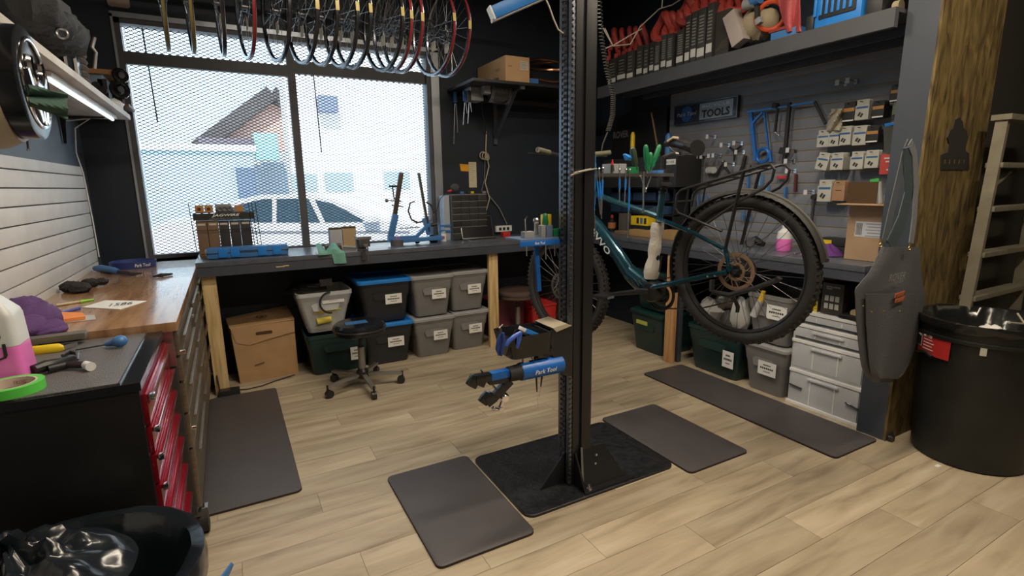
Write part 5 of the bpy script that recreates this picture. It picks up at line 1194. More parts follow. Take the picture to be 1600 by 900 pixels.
B().box(a.x, b_.x, 3.75, 3.9, 2.0, a.z, .002).build('panel', mat('dark_glass_box', (.03, .04, .06), .15), t)
for xx in (a.x, b_.x): B().box(xx-.006, xx+.006, 3.742, 3.752, 2.0, a.z+.005).build('frame_post', M_shelfw, t)
B().box(a.x-.006, b_.x+.006, 3.742, 3.752, a.z-.005, a.z+.008).build('frame_top', M_shelfw, t)
# corner shelf by the window
t = thing('corner_shelf', 'small orange wood shelf in the corner left of the window', 'shelf', (-.7, 4.6, 2.3))
M_ow = mat('orange_board', (.38, .18, .07), .5)
q = [V(119, 95, 4.45), V(187, 112, 4.62)]
zc = V(187, 112, 4.55).z; xr = V(187, 112, 4.55).x
B().box(-.845, xr+.02, 4.5, 4.79, zc-.03, zc, .002).build('top_board', M_ow, t)
z2 = V(190, 163, 4.55).z; B().box(-.845, xr+.03, 4.5, 4.79, z2-.02, z2, .002).build('lower_board', mat('brown_board', (.12, .06, .035), .5), t)
B().box(-.845, -.82, 4.5, 4.79, z2, zc-.03).build('side_board', mat('brown_board', (0, 0, 0)), t)
B().bar((-.84, 4.52, z2-.02), (-.84, 4.52, z2-.10), .02, .02).bar((-.84, 4.52, z2-.10), (-.70, 4.52, z2-.02), .01, .01).build('bracket', M_ink, t)
for (u0, u1, v0, v1, mt_, lb, nm, cat_) in ((135, 160, 107, 122, mat('pale_blue_box', (.22, .30, .40), .5), 'pale blue box on the corner shelf', 'box', 'box'), (150, 172, 122, 160, M_ink, 'black boxy camera on the corner shelf', 'camera', 'camera')):
    a, b_ = V(u0, v0, 4.52), V(u1, v1, 4.52); tt = thing(nm, lb, cat_, (a.x, 4.55, z2)); B().box(a.x, b_.x, 4.52, 4.65, z2+.001, a.z, .004).build('body', mt_, tt); B().cyl(((a.x+b_.x)/2, 4.52, (z2+a.z)/2), ((a.x+b_.x)/2, 4.50, (z2+a.z)/2), .025).build('front_knob', M_dark, tt)
for k, (u_, v_, lb) in enumerate(((187, 140, 'black tape reel hanging at the left edge of the window, lower'), (188, 118, 'small black reel at the left edge of the window, upper'))):
    c = V(u_, v_, 4.50); tt = thing('tape_reel', lb, 'reel', c); B().torus(c, (.5, -1, 0), .045-.012*k, .017, 26, 8).build('reel', M_blackg, tt); B().cyl(c+Vector((.01, -.015, 0)), c+Vector((-.01, .015, 0)), .02).build('core', M_dsteel, tt)
c = V(145, 98, 4.6)
t = thing('metal_hook', 'bent pale metal hook standing on the corner shelf', 'hook', Vector((c.x, 4.6, zc)))
B().tube([Vector((c.x, 4.6, zc)), V(150, 82, 4.6), V(144, 74, 4.6), V(148, 58, 4.6)], [.012, .010, .012, .010], 8).build('rod', mat('pale_metal', (.45, .42, .38), .4, metal=.5), t)
t = thing('white_ball', 'crumpled white plastic on the tip of the left shelf', 'bag', V(160, 140, 4.3))
blob(Vector((-.56, 4.3, 2.04)), .05, (1, 1.3, .8), 71).build('film', M_whitep, t)
c = V(185, 3, 4.79); tag(B().prism(rrect(c.x-.065, c.x+.065, c.z-.035, c.z+.045, .02), -4.797, -4.785, XZ).build('vent_plate', mat('beige_plate', (.36, .27, .22), .5)), 'small beige plate on the dark wall above the window', 'plate')

# ============================================================ SLAT WALL (RIGHT)
SX = 3.72
def SL(u, v, off=.03): return ax(u, v, SX-off)
# sign
t = thing('tool_sign', 'framed dark and silver bicycle tools sign on the slat wall', 'sign', SL(1104, 172))
a, b_, c_, d_ = SL(1055, 168, .03), SL(1153, 149, .03), SL(1150, 182, .03), SL(1055, 195, .03)
y1, y0, z1, z0 = a.y, b_.y, (a.z+b_.z)/2, (c_.z+d_.z)/2
B().box(SX-.03, SX-.002, y0, y1, z0, z1, .003).build('panel', mat('sign_navy', (.02, .025, .05), .3), t)
fb = B()
for (ya, yb, za, zb) in ((y0-.006, y0+.004, z0-.006, z1+.006), (y1-.004, y1+.006, z0-.006, z1+.006), (y0, y1, z0-.006, z0+.003), (y0, y1, z1-.003, z1+.006)): fb.box(SX-.036, SX-.002, ya, yb, za, zb, .002)
fb.build('frame', mat('sign_frame', (.13, .14, .15), .3, metal=.7), t)
ym = y1-(y1-y0)*.43; B().box(SX-.032, SX-.0295, y0+.04, ym, z0+.012, z1-.012).build('silver_panel', mat('sign_silver', (.32, .34, .37), .35, metal=.3), t)
hS = z1-z0; xs_ = SX-.033
text(t, 'BICYCLE', (xs_, (y0+.04+ym)/2, z1-.012-hS*.17), -Y, Z, hS*.15, mat('sign_letter_pale', (.60, .64, .70), .4), (ym-y0)*.74, bold=.01)
text(t, 'TOOLS', (xs_, (y0+.04+ym)/2, z0+hS*.36), -Y, Z, hS*.42, M_ink, (ym-y0)*.76, bold=.03)
lc = Vector((SX-.031, (ym+y1)/2, (z0+z1)/2)); B().cyl(lc, lc-X*.003, hS*.42, seg=28).build('blue_roundel', mat('roundel_blue', (.02, .10, .34), .4), t)
text(t, 'Park Tool', lc-X*.0035, -Y, Z+Y*-.12, hS*.20, mat('sign_letter_pale', (0, 0, 0)), (y1-ym)*.78, shear=.2)
# price tags on hooks
def hook(u, v, lab, tagm=True, L_=.10):
    p = SL(u, v, .0); t = thing('display_hook', lab, 'hook', p, group='display hooks on the slat wall')
    B().cyl(p, p-X*L_+Z*.01, .0025, seg=6).build('prong', M_dsteel, t); B().cbox(p-X*.004, .006, .02, .03).build('mount', M_steel, t)
    if tagm: B().cbox(p-X*(L_+.002)+Z*.0, .002, .026, .034).build('price_tag', mat('tag_white', (.60, .62, .66), .5), t)
    return t
for u, v, lab in ((1118, 214, 'empty hook with a pale tag right below the tools sign'), (1140, 227, 'hook with pale tag at the left arm of the Y tool'), (1160, 224, 'hook with pale tag at the right arm of the Y tool'), (1101, 245, 'leftmost of the small row of hooks left of the Y tool'), (1108, 245, 'second of the small row of hooks left of the Y tool'), (1120, 244, 'third of the small row of hooks left of the Y tool'), (1127, 243, 'fourth and rightmost hook of the row left of the Y tool'),
                  (1147, 257, 'hook with pale tag under the Y tool'), (1163, 238, 'hook with pale tag over the black crank tool'), (1244, 235, 'tagged hook right of the black bar, upper'), (1241, 252, 'tagged hook right of the black bar, lower'), (1243, 267, 'tagged hook holding the long dark red tool'), (1272, 300, 'tagged hook holding the long grey bar'), (1322, 131, 'left of two hooks high on the slat wall'), (1338, 128, 'right of two hooks high on the slat wall')):
    hook(u, v, lab)
def stick(nm, lab, cat, uvs, r, mt_, off=.03, flat=1, grp=None, seg=8, pn='shaft'):
    pts = [SL(u, v, off) for u, v in uvs]; t = thing(nm, lab, cat, pts[0], group=grp)
    B().tube(pts, r, seg, flat=flat).build(pn, mt_, t); return t
# blue frame tool
t = thing('frame_gauge', 'big bright blue caliper frame tool hanging on the slat wall', 'gauge', SL(1187, 175))
Q = lambda u, v, o=.05: SL(u, v, o)
B().bar(Q(1168, 175), Q(1207, 169), .02, .016, bev=.003).build('top_bar', M_blue2, t)
B().bar(Q(1173, 176), Q(1176, 205), .02, .03, bev=.003).bar(Q(1176, 203), Q(1181, 251), .02, .028, bev=.003).build('left_leg', M_blue, t)
B().bar(Q(1173, 196), Q(1192, 175), .018, .016).build('brace', M_blue, t)
B().bar(Q(1194, 175), Q(1201, 235), .014, .012, bev=.002).build('right_leg', M_blue, t)
B().torus(Q(1192, 243), X, .05, .013, 28, 8).build('ring', M_blue, t); B().bar(Q(1203, 235), Q(1205, 253), .016, .02).build('foot', M_blue, t)
t = thing('alignment_bar', 'blue rod with black drop arms hanging on the slat wall', 'gauge', Q(1240, 165))
B().bar(Q(1205, 170), Q(1273, 159), .012, .012).build('blue_rod', M_blue2, t)
B().bar(Q(1216, 162), Q(1211, 206), .016, .014, bev=.002).build('drop_arm', M_ink, t); B().cyl(Q(1211, 206), Q(1218, 212), .007).build('tip', M_steel, t)
B().lathe([(.02, -.02), (.02, .02)], Q(1212, 165), X, 12).build('clamp_head', M_ink, t)
B().bar(Q(1234, 160), Q(1225, 258), .022, .024, bev=.002).build('long_bar', M_ink, t); B().bar(Q(1219, 235), Q(1232, 238), .03, .045, bev=.004).build('slider', M_dark, t)
B().bar(Q(1273, 159), Q(1290, 194), .012, .018, bev=.002).build('end_arm', M_ink, t)
for i, u in enumerate((1049, 1054, 1059, 1064)):
    stick('cone_wrench', ['first', 'second', 'third', 'fourth'][i]+' blue handled thin wrench from the left beside the saddle', 'wrench', [(u, 259), (u, 268), (u, 286)], [.004, .009, .009], M_blue3, grp='thin blue wrenches', pn='handle')
for i, u in enumerate((1079, 1087)):
    stick('cone_wrench', ['left of the two black handled tools above the rack', 'right of the two black handled tools above the rack'][i], 'wrench', [(u, 258), (u, 266), (u, 286)], [.004, .011, .011], M_ink, grp='black handled tools', pn='handle')
t = thing('bearing_press', 'pair of pale round discs hanging above the luggage rack', 'tool', SL(1110, 265))
for k in range(3): B().cyl(SL(1107+4*k, 266, .03+.01*k), SL(1107+4*k, 266, .05+.01*k), .026, seg=18).build('disc', mat('pale_disc', (.35, .37, .38), .4), t)
t = thing('cable_pliers', 'open black pliers hanging above the luggage rack', 'pliers', SL(1130, 258))
B().tube([SL(1130, 255), SL(1124, 264), SL(1119, 276)], [.008, .011, .009], 8).build('handle', M_ink, t); B().tube([SL(1130, 255), SL(1135, 264), SL(1142, 274)], [.008, .011, .009], 8).build('handle', M_ink, t); B().sphere(SL(1130, 253), .018, 8).build('jaw', M_dsteel, t)
t = thing('y_tool', 'black three armed Y tool hanging on the slat wall', 'wrench', SL(1148, 236))
B().tube([SL(1148, 236), SL(1140, 230)], .009, 8).build('arm', M_ink, t); B().tube([SL(1148, 236), SL(1158, 228)], .009, 8).build('arm', M_ink, t); B().tube([SL(1148, 236), SL(1147, 252)], [.011, .006], 8).build('arm', M_ink, t)
stick('crank_tool', 'black crank puller hanging left of the blue gauge', 'tool', [(1165, 243), (1161, 260), (1157, 268)], [.013, .016, .014], M_ink)
stick('crank_tool', 'slim black driver hanging above the rack rail', 'tool', [(1173, 258), (1171, 272)], [.008, .008], M_ink)
for i, (u0, v0, v1, mt_, r, lb, nm) in enumerate(((1170, 268, 296, M_blue3, .012, 'blue flat handle seen between the rack rails', 'tool'), (1222, 276, 277, M_redp, .02, 'short red handle behind the rack end', 'tool'), (1244, 272, 300, mat('dark_red_grip', (.10, .02, .015), .5), .013, 'long dark red handled tool right of the rack', 'tool'), (1190, 272, 290, mat('sky_blue', (.12, .30, .55), .5), .022, 'pale blue packet behind the rack end', 'packet'), (1228, 292, 312, M_blue3, .016, 'blue plastic tool behind the mudguard', 'tool'), (1200, 287, 302, mat('sky_blue', (.12, .30, .55), .5), .016, 'sky blue scraper behind the mudguard', 'tool'))):
    t = thing('hanging_'+nm, lb, nm, SL(u0, v0)); 
    if u0 == 1222: B().bar(SL(1214, 277), SL(1233, 277), .016, .022, bev=.004).build('handle', mt_, t)
    else: B().bar(SL(u0, v0), SL(u0-1, v1), .014, r*2, up=X, bev=.003).build('handle', mt_, t)
t = thing('torque_wrench', 'long grey bar with a black head hanging low on the slat wall', 'wrench', SL(1272, 308))
B().cyl(SL(1272, 308), SL(1267, 358), .010).build('bar', M_dsteel, t); B().lathe([(.02, -.012), (.022, .012)], SL(1272, 308), X, 12).build('head', M_ink, t)
for i, u in enumerate((1056, 1062, 1068, 1090, 1097, 1104)):
    stick('small_wrench', ['first', 'second', 'third', 'fourth', 'fifth', 'sixth'][i]+' blue handled tool from the left in the row behind the rack', 'wrench', [(u, 303), (u, 312), (u+1, 335)], [.004, .009, .008], M_blue3, grp='blue tools behind the rack', pn='handle')
for i, u in enumerate((1160, 1166, 1172)):
    stick('small_wrench', ['left', 'middle', 'right'][i]+' of three dark blue tools seen through the rear wheel', 'wrench', [(u, 330), (u, 345)], [.007, .009], M_blue3, grp='blue tools behind the wheel', pn='handle')
# carded packs
def pack(u0, u1, v0, v1, dp, kind, lab, off=.11, tilt=0):
    a, b_ = SL(u0, v0, off), SL(u1, v1, off); ym_, zm = (a.y+b_.y)/2, (a.z+b_.z)/2; w_, h_ = abs(a.y-b_.y), abs(a.z-b_.z)
    t = thing('brake_pad_box', lab, 'box', (SX-off, ym_, zm), group='small carded boxes on the slat wall')
    M = Matrix.Translation((SX-off, ym_, zm)) @ Matrix.Rotation(tilt, 4, 'X')
    hd = h_*.28
    cm = {'w': mat('pack_white', (.46, .46, .42), .55), 'b': M_ink, 't': mat('pack_tan', (.36, .21, .12), .6), 'g': mat('pack_green', (.13, .17, .12), .6)}[kind]
    for k in range(dp):
        B().box(k*.018, k*.018+.016, -w_/2, w_/2, -h_/2, h_/2-hd, .001, M).build('box', cm, t); B().box(k*.018+.006, k*.018+.0075, -w_/2*.9, w_/2*.9, h_/2-hd, h_/2, 0, M).build('hang_tab', cm, t)
    if kind == 'w':
        B().box(-.001, 0, -w_/2*.85, w_/2*.85, h_/2-hd-h_*.16, h_/2-hd-h_*.06, 0, M).build('blue_band', mat('pack_blue', (.03, .12, .30), .5), t)
        B().box(-.001, 0, -w_/2*.55, -w_/2*.25, -h_*.34, -h_*.14, 0, M @ Matrix.Rotation(.5, 4, 'X')).build('pad_print', M_ink, t); B().box(-.001, 0, -w_/2*.15, w_/2*.15, -h_*.34, -h_*.14, 0, M @ Matrix.Rotation(.5, 4, 'X')).build('pad_print', M_ink, t)
    if kind == 'b':
        B().box(-.001, 0, -w_/2*.9, w_/2*.9, h_*.0, h_*.18, 0, M).build('orange_band', mat('pack_orange', (.45, .22, .06), .5), t); B().box(-.001, 0, -w_/2*.9, w_/2*.9, -h_/2+.002, -h_/2+.010, 0, M).build('white_band', M_white, t)
    if kind == 't': B().box(-.001, 0, -w_/2*.5, w_/2*.5, 0, .004, 0, M).build('slot', M_carddk, t)
    B().cyl(M @ Vector((dp*.018, 0, h_/2-hd*.4)), Vector((SX, ym_, zm+h_/2-hd*.4)), .0025, seg=6).cyl(M @ Vector((-.03, 0, h_/2-hd*.4)), M @ Vector((0, 0, h_/2-hd*.4)), .0025, seg=6).build('prong', M_ink, t)
    return t
R1_, R2_, R3_, R4_ = 'top row of carded boxes', 'second row', 'third row', 'lowest row'
for a in ((1318, 1334, 160, 189, 3, 'b', 'black and orange box right of the clear bag in the top row'), (1338, 1356, 157, 186, 3, 'w', 'white box in the top row between two black and orange ones'), (1364, 1380, 158, 183, 4, 'b', 'black and orange box at the right of the top row'), (1392, 1411, 133, 157, 3, 'b', 'black and orange box high beside the column panel'), (1396, 1410, 158, 178, 3, 'g', 'grey-green box under the highest black and orange box'),
          (1278, 1294, 204, 229, 2, 'w', 'first white box from the left in the second row'), (1296, 1311, 202, 228, 2, 'w', 'second white box from the left in the second row'), (1312, 1328, 198, 226, 4, 'w', 'third white box from the left in the second row'), (1334, 1352, 197, 226, 3, 'w', 'fourth white box from the left in the second row'), (1354, 1371, 197, 222, 3, 'b', 'black and orange box at the right of the second row'),
          (1277, 1293, 239, 265, 3, 'w', 'tilted white box at the left of the third row', .11, .18), (1299, 1316, 239, 265, 5, 'w', 'second white box from the left in the third row'), (1330, 1347, 237, 264, 4, 'w', 'third white box from the left in the third row'), (1353, 1371, 235, 262, 3, 'w', 'fourth white box from the left in the third row'),
          (1279, 1297, 281, 315, 3, 'w', 'tall white box alone in the lowest row'), (1302, 1318, 282, 314, 3, 't', 'tan box in the lowest row beside the dark cardboard flap')): pack(*a)
t = thing('clear_bag', 'clear bag of pale fittings hanging left in the top row', 'bag', SL(1302, 186, .1))
b = B()
def cb(i, j):
    u0, u1 = (1300, 1318) if j < .2 else (1292+6*(1-j), 1317-2*j); return SL(u0+(u1-u0)*i, 170+34*j, .09+.02*sin(i*9+j*7)+.03*sin(i*pi))
B().grid(12, 12, cb, .006).build('bag', mat('bag_cream', (.42, .38, .30), .35, bump=.5, bscale=50), t)
t = thing('brush', 'wide grey bristled brush with blue cap hanging by the column', 'brush', SL(1390, 215, .1))
q = [SL(1381, 198, .10), SL(1400, 196, .10), SL(1400, 232, .10), SL(1390, 243, .10), SL(1381, 238, .10)]
B().rings([q, [p+X*.05 for p in q]]).build('bristles', mat('bristle_grey', (.075, .085, .08), .8, bump=.6, bscale=90, stretch=(6, 6, 1)), t)
B().bar(SL(1384, 196, .08), SL(1399, 193, .08), .03, .02, bev=.003).build('blue_cap', M_blue2, t)
t = thing('red_card', 'red carded package hanging below the brush', 'package', SL(1388, 256, .1))
a, b_ = SL(1377, 241, .10), SL(1400, 272, .10); B().box(SX-.10, SX-.06, b_.y, a.y, b_.z, a.z, .002).build('package', mat('package_red', (.50, .06, .05), .45), t)
for k in range(3): B().box(SX-.1015, SX-.10, b_.y+.02, a.y-.02-.01*k, a.z-.03-.02*k-(.03 if k == 2 else 0), a.z-.022-.02*k-(.03 if k == 2 else 0)).build('white_print', mat('tag_white', (0, 0, 0)), t)
# cardboard box on right bench
t = thing('cardboard_box', 'tan cardboard box with a shipping label and dark raised flap on the right bench', 'box', (3.45, 1.77, 1.02))
BX = 3.36; a, b_ = ax(1318, 404, BX), ax(1390, 320, BX); zt = 1.36
B().box(BX, 3.66, 1.625, a.y, 1.022, zt, .003).build('carton', mat('cardboard_pale', (.44, .29, .18), .75), t)
B().box(BX-.10, BX+.002, 1.60, a.y+.02, zt-.002, zt+.004).build('front_flap', MC['cardboard_pale'], t)
c, d = ax(1322, 317, BX+.04), ax(1372, 284, BX+.04); B().box(BX+.04, BX+.046, d.y, c.y, zt, d.z).build('raised_flap', M_carddk, t)
la, lb2 = ax(1338, 343, BX), ax(1386, 373, BX); B().box(BX-.0015, BX, lb2.y, la.y, lb2.z, la.z-.01).build('shipping_label', mat('label_blue_white', (.60, .62, .68), .5), t)
for k in range(9): yk = la.y-.005-.004*k; B().box(BX-.0025, BX-.0015, yk-.0025, yk-.0005-.001*(k % 2), lb2.z+.01, la.z-.02).build('barcode_bar', M_ink, t)
for k in range(5): B().box(BX-.0025, BX-.0015, lb2.y+.01, la.y-.06-.01*(k % 2), la.z-.025-.018*k, la.z-.02-.018*k).build('print_line', M_grey, t)
t = thing('green_box', 'green and silver tube standing in the open cardboard box', 'tube', ax(1376, 300, BX+.06))
B().cyl(ax(1376, 318, BX+.06), ax(1374, 284, BX+.06), .014).build('tube', mat('pale_silver', (.35, .37, .38), .4), t); B().bar(ax(1360, 283, BX+.05), ax(1374, 281, BX+.05), .01, .02).build('green_lid', mat('leaf_green', (.05, .40, .08), .5), t)
def RBn(u, v, z=1.02): return az(u, v, z)
for k, (v0, v1, lb) in enumerate(((362, 372, 'upper of two black and yellow boxes on the right bench'), (373, 381, 'lower of two black and yellow boxes on the right bench'))):
    a, b_ = ax(1278, v0, 3.56), ax(1300, v1, 3.56); t = thing('parts_box', lb, 'box', (3.6, (a.y+b_.y)/2, b_.z))
    zz0 = 1.0205 if k else a.z-.045
    B().box(3.56, 3.69, 1.93, a.y, (1.022 if k else 1.072), (1.068 if k else 1.118), .002).build('carton', M_ink, t); B().box(3.5585, 3.56, b_.y, a.y-.01, (1.03 if k else 1.08), (1.058 if k else 1.108)).build('yellow_side', M_yellow, t)
t = thing('shop_cloth', 'purple cloth crumpled on the right bench beside the cardboard box', 'cloth', (3.45, 2.0, 1.02))
def c2(i, j): a = 2*pi*i; r = (1-j)**.8; return Vector((3.44+r*.09*cos(a), 1.99+r*.09*sin(a), 1.0225+.075*j+.010*sin(5*a+4*j)*(.1+j*(1-j)*3)+.002))
B().grid(36, 10, c2).build('cloth', mat('violet_cloth', (.13, .04, .22), .9, bump=.3, bscale=90), t, ang=60, recalc=False)
t = thing('wrench_set', 'short chrome sockets lying at the bench edge below the purple cloth', 'sockets', (3.25, 2.0, 1.02))
for k in range(4): B().cyl((3.22, 1.92+.05*k, 1.032), (3.25, 1.95+.05*k, 1.032), .010).build('socket', M_chrome, t)
pb = RBn(1224, 392)
t = thing('spray_bottle', 'translucent bottle of bright pink cleaner on the bench behind the rear wheel', 'bottle', (3.45, 2.27, 1.02))
c = ax(1224, 388, 3.42); c.z = 1.021
B().lathe([(.045, 0), (.05, .01), (.05, .085)], c, seg=20).build('pink_fluid', M_pink, t); B().lathe([(.05, .086), (.045, .13), (.02, .155), (.018, .18)], c, seg=20).build('upper_body', mat('jug_white', (0, 0, 0)), t)
t = thing('grinder', 'dark power tool lying on the bench behind the rear wheel', 'power tool', RBn(1182, 384))
B().tube([RBn(1165, 386)+Z*.03, RBn(1180, 386)+Z*.05, RBn(1192, 388)+Z*.03], [.02, .035, .02], 10).build('body', M_dark, t); B().cyl(RBn(1170, 384)+Z*.04, RBn(1172, 387)+Z*.04, .03).build('disc', M_steel, t)
# corner clutter on the right bench
t = thing('storage_rack', 'black rack of small blue bins standing at the far end of the right bench', 'rack', (3.55, 3.7, 1.02))
B().box(3.50, 3.70, 3.42, 4.30, 1.0215, 1.04).box(3.68, 3.70, 3.42, 4.30, 1.04, 1.46).box(3.50, 3.70, 3.42, 3.44, 1.04, 1.46).box(3.50, 3.70, 4.28, 4.30, 1.04, 1.46).build('frame', M_dark, t)
for z_ in (1.22, 1.34, 1.46): B().box(3.48, 3.70, 3.42, 4.30, z_-.012, z_).build('shelf', M_dark, t)
for k in range(5):
    for z_ in (1.223, 1.343): B().box(3.47, 3.66, 3.46+.165*k, 3.60+.165*k, z_, z_+.075, .006).build('small_bin', mat('dim_blue', (.015, .035, .085), .5, rnd=.4), t)
t = thing('crate', 'large black box topped with clutter below the wall lettering', 'box', (3.5, 3.75, 1.46))
a, b_ = ax(938, 222, 3.38), ax(1038, 262, 3.38)
B().box(3.38, 3.68, 3.30, 4.28, 1.465, 1.735, .006).build('carton', mat('crate_black', (.02, .02, .022), .5), t)
q = ax(1037, 231, 3.378); B().box(3.3785, 3.38, 3.31, 3.43, 1.655, 1.70).build('label_plate', M_white, t); text(t, 'ROVER', (3.378, 3.37, 1.677), -Y, Z, .022, M_ink, .09)
t = thing('wall_board', 'black board with the word ROVER in pale letters in the far corner', 'sign', (3.72, 4.1, 1.85))
q = ax(969, 210, 3.70); B().box(3.71, 3.748, 3.77, 4.55, 1.70, 2.2, .004).build('board', M_dark, t); text(t, 'ROVER', (3.709, q.y, q.z), -Y, Z, .07, mat('dim_grey_letter', (.22, .24, .25), .5), .24, bold=.02)
for i, (u, v, r, mt_, lb) in enumerate(((989, 211, .022, M_yellow, 'yellow green cap on the black crate'), (1045, 213, .03, M_blue3, 'blue nozzle on the black crate behind the saddle'), (1032, 197, .012, mat('brown_handle', (.12, .07, .03), .5), 'thin brown wooden handle standing on the black crate'))):
    c = ax(u, v, 3.5); t = thing('crate_clutter', lb, 'tool', Vector((c.x, c.y, 1.736)))
    if i == 2: B().cyl(Vector((3.5, c.y, 1.737)), ax(1018, 176, 3.5), r, r*.7).build('handle', mt_, t)
    else: B().lathe([(r, 0), (r, c.z-1.736), (r*.5, c.z-1.73+.02)], Vector((3.5, c.y, 1.737)), seg=12).build('body', mt_, t)
for (u0, u1, v0, v1, x_, mt_, nm, lb, cat) in ((945, 958, 340, 366, 3.45, M_dark, 'bottle', 'dark bottle with an orange label at the far end of the bench', 'bottle'), (967, 977, 333, 368, 3.42, mat('dim_tin', (.11, .10, .09), .5), 'tin', 'tall dim tin between the dark bottle and the yellow box', 'tin'), (986, 1012, 351, 358, 3.40, M_dark, 'box', 'black box under the yellow box on the right bench', 'box'), (986, 1012, 337, 350, 3.40, M_yellow, 'box', 'bright yellow box stacked on a black box on the right bench', 'box'), (983, 1014, 358, 373, 3.32, mat('tray_card', (.40, .25, .10), .7), 'box', 'orange tan cardboard tray in front of the yellow box', 'box'), (1035, 1052, 359, 376, 3.32, mat('tray_card', (0, 0, 0)), 'box', 'orange tan cardboard tray behind the wrapped seat tube', 'box'), (960, 976, 360, 371, 3.32, mat('tray_brown', (.20, .14, .09), .7), 'box', 'dull brown low box beside the orange tan tray', 'box'), (1014, 1030, 350, 368, 3.45, M_dark, 'box', 'dim black box right of the yellow box', 'box')):
    a, b_ = ax(u0, v0, x_), ax(u1, v1, x_); zb = 1.0215 if nm != 'box' or v0 != 337 else None
    z0_ = 1.0215
    if v0 == 337: z0_ = zyb
    t = thing(nm, lb, cat, (x_, (a.y+b_.y)/2, z0_))
    z1_ = a.z
    if nm == 'bottle':
        c = Vector((x_+.04, (a.y+b_.y)/2, z0_)); B().lathe([(.04, 0), (.042, .01), (.042, z1_-z0_-.05), (.02, z1_-z0_-.02), (.02, z1_-z0_)], c, seg=18).build('body', mt_, t); B().lathe([(.043, .03), (.043, .09)], c, seg=18, cap=False).build('orange_label', mat('label_orange', (.42, .16, .06), .6), t); B().lathe([(.016, z1_-z0_), (.014, z1_-z0_+.03)], c, seg=12).build('red_cap', M_redp, t)
    else: 
        B().box(x_, x_+.10, b_.y, a.y, z0_, z1_, .003).build('body', mt_, t)
        if v0 == 337:
            for k in range(3): B().box(x_-.001, x_, b_.y+.02+.05*k, b_.y+.05+.05*k, z0_+.015, z1_-.015).build('print_mark', M_blue3 if k == 1 else M_ink, t)
    if v0 == 351: zyb = z1_+.0005
# ============================================================ TOP SHELF RIGHT: TUBE BOXES
XS = 3.20; zS = 2.3805
def shY(u, v): return ax(u, v, XS).y
bx = [(950, 962, 92), (964, 977, 86), (979, 989, 80), (994, 1003, 72), (1005, 1012, 70), (1014, 1021, 66), (1022, 1030, 66), (1032, 1040, 55), (1041, 1050, 53), (1056, 1067, 47), (1069, 1077, 25), (1078, 1087, 19), (1088, 1100, 14), (1102, 1112, 6)]
orn = ['first', 'second', 'third', 'fourth', 'fifth', 'sixth', 'seventh', 'eighth', 'ninth', 'tenth', 'eleventh', 'twelfth', 'thirteenth', 'fourteenth']
for k, (u0, u1, vt) in enumerate(bx):
    vb = 121-(u0-950)*.27
    ya, yb = shY(u0, vb), shY(u1, vb); zt_ = ax((u0+u1)/2, vt, XS).z
    t = thing('tube_box', orn[k]+' slim black inner tube box from the left on the shelf', 'box', (XS+.06, (ya+yb)/2, zS), group='inner tube boxes on the shelf')
    B().box(XS, XS+.13, yb+.001, ya-.001, zS, zt_, .002).build('carton', mat('tube_box_black', (.032, .03, .03), .5, rnd=.3), t)
    hh = zt_-zS; ym_ = (ya+yb)/2; wy = (ya-yb)
    B().box(XS-.001, XS, yb+.004, ya-.004, zS+hh*.10+.01*(k % 2), zS+hh*.26+.01*(k % 2)).build('white_label', mat('label_white_dim', (.52, .52, .50), .6), t)
    for q in range(9 if k > 5 else 5): B().box(XS-.001, XS, yb+wy*.2, ya-wy*.2, zS+hh*(.36+.06*q*(9/9 if k > 5 else 9/5)), zS+hh*(.385+.06*q*(1 if k > 5 else 9/5))).build('print_line', mat('print_dim', (.20, .20, .18), .6), t)
rg_ = [(956, 100, 46, .9), (968, 95, 46, .8), (980, 90, 44, .8), (990, 82, 44, .8), (1000, 75, 40, .9), (1034, 55, 24, 1.4), (1046, 50, 22, 1.0), (1058, 48, 20, 1.0), (1072, 28, 0, 1.2), (1086, 18, -18, 1.3), (1098, 14, -20, 1.3), (1112, 10, -22, 1.2), (1125, 10, -20, 1.2), (1138, 14, -18, 1.2), (1150, 10, -16, 1.1)]
for k, (u, vb, vt, s) in enumerate(rg_):
    y_ = ax(u, vb, XS+.08).y; z0_, z1_ = ax(u, vb+8, XS+.08).z, ax(u, vt, XS+.08).z; h_ = z1_-z0_
    t = thing('inner_tube', ('folded coral red inner tube standing behind the '+orn[min(k, 13)]+' tube box' if k < 11 else 'folded coral red inner tube heaped at the right of the tube boxes, '+['nearest them', 'second', 'third', 'farthest'][k-11]), 'inner tube', (XS+.1, y_, z0_), group='coral inner tubes')
    r_ = .030*s
    pts = [Vector((XS+.10+.03*sin(2*a), y_+r_*2.0*cos(a), max(zS+.022*s, (z0_+z1_)/2+h_*.48*sin(a)))) for a in [2*pi*i/18 for i in range(18)]]
    B().tube(pts, .028*s, 8, True).build('tube', mat('tube_coral', (.30, .035, .028), .6, rnd=.25), t)
a = ax(1113, 55, XS); 
t = thing('product_box', 'black and gold striped box lying at the end of the tube boxes', 'box', (XS+.1, a.y, zS))
B().box(XS+.02, XS+.2, ax(1136, 60, XS).y, ax(1114, 60, XS).y, zS, ax(1120, 20, XS+.02).z, .003).build('carton', mat('gold_black_box', (.035, .03, .025), .45), t)
for k in range(5): B().bar((XS+.0195, ax(1116+2*k, 60, XS).y, zS+.05+.012*k), (XS+.0195, ax(1134, 60, XS).y, zS+.07+.012*k), .001, .003, up=X).build('gold_line', mat('dull_gold', (.30, .24, .12), .5), t)
t = thing('white_box', 'tilted slim white box leaning on the shelf', 'box', ax(1150, 45, XS))
B().bar(ax(1158, 68, XS), ax(1143, 22, XS), .10, .07, up=X, bev=.002).build('carton', mat('dim_white_box', (.36, .31, .29), .55), t)
t = thing('beige_bag', 'beige paper sack slumped on the shelf between white box and red tube', 'bag', ax(1185, 40, XS))
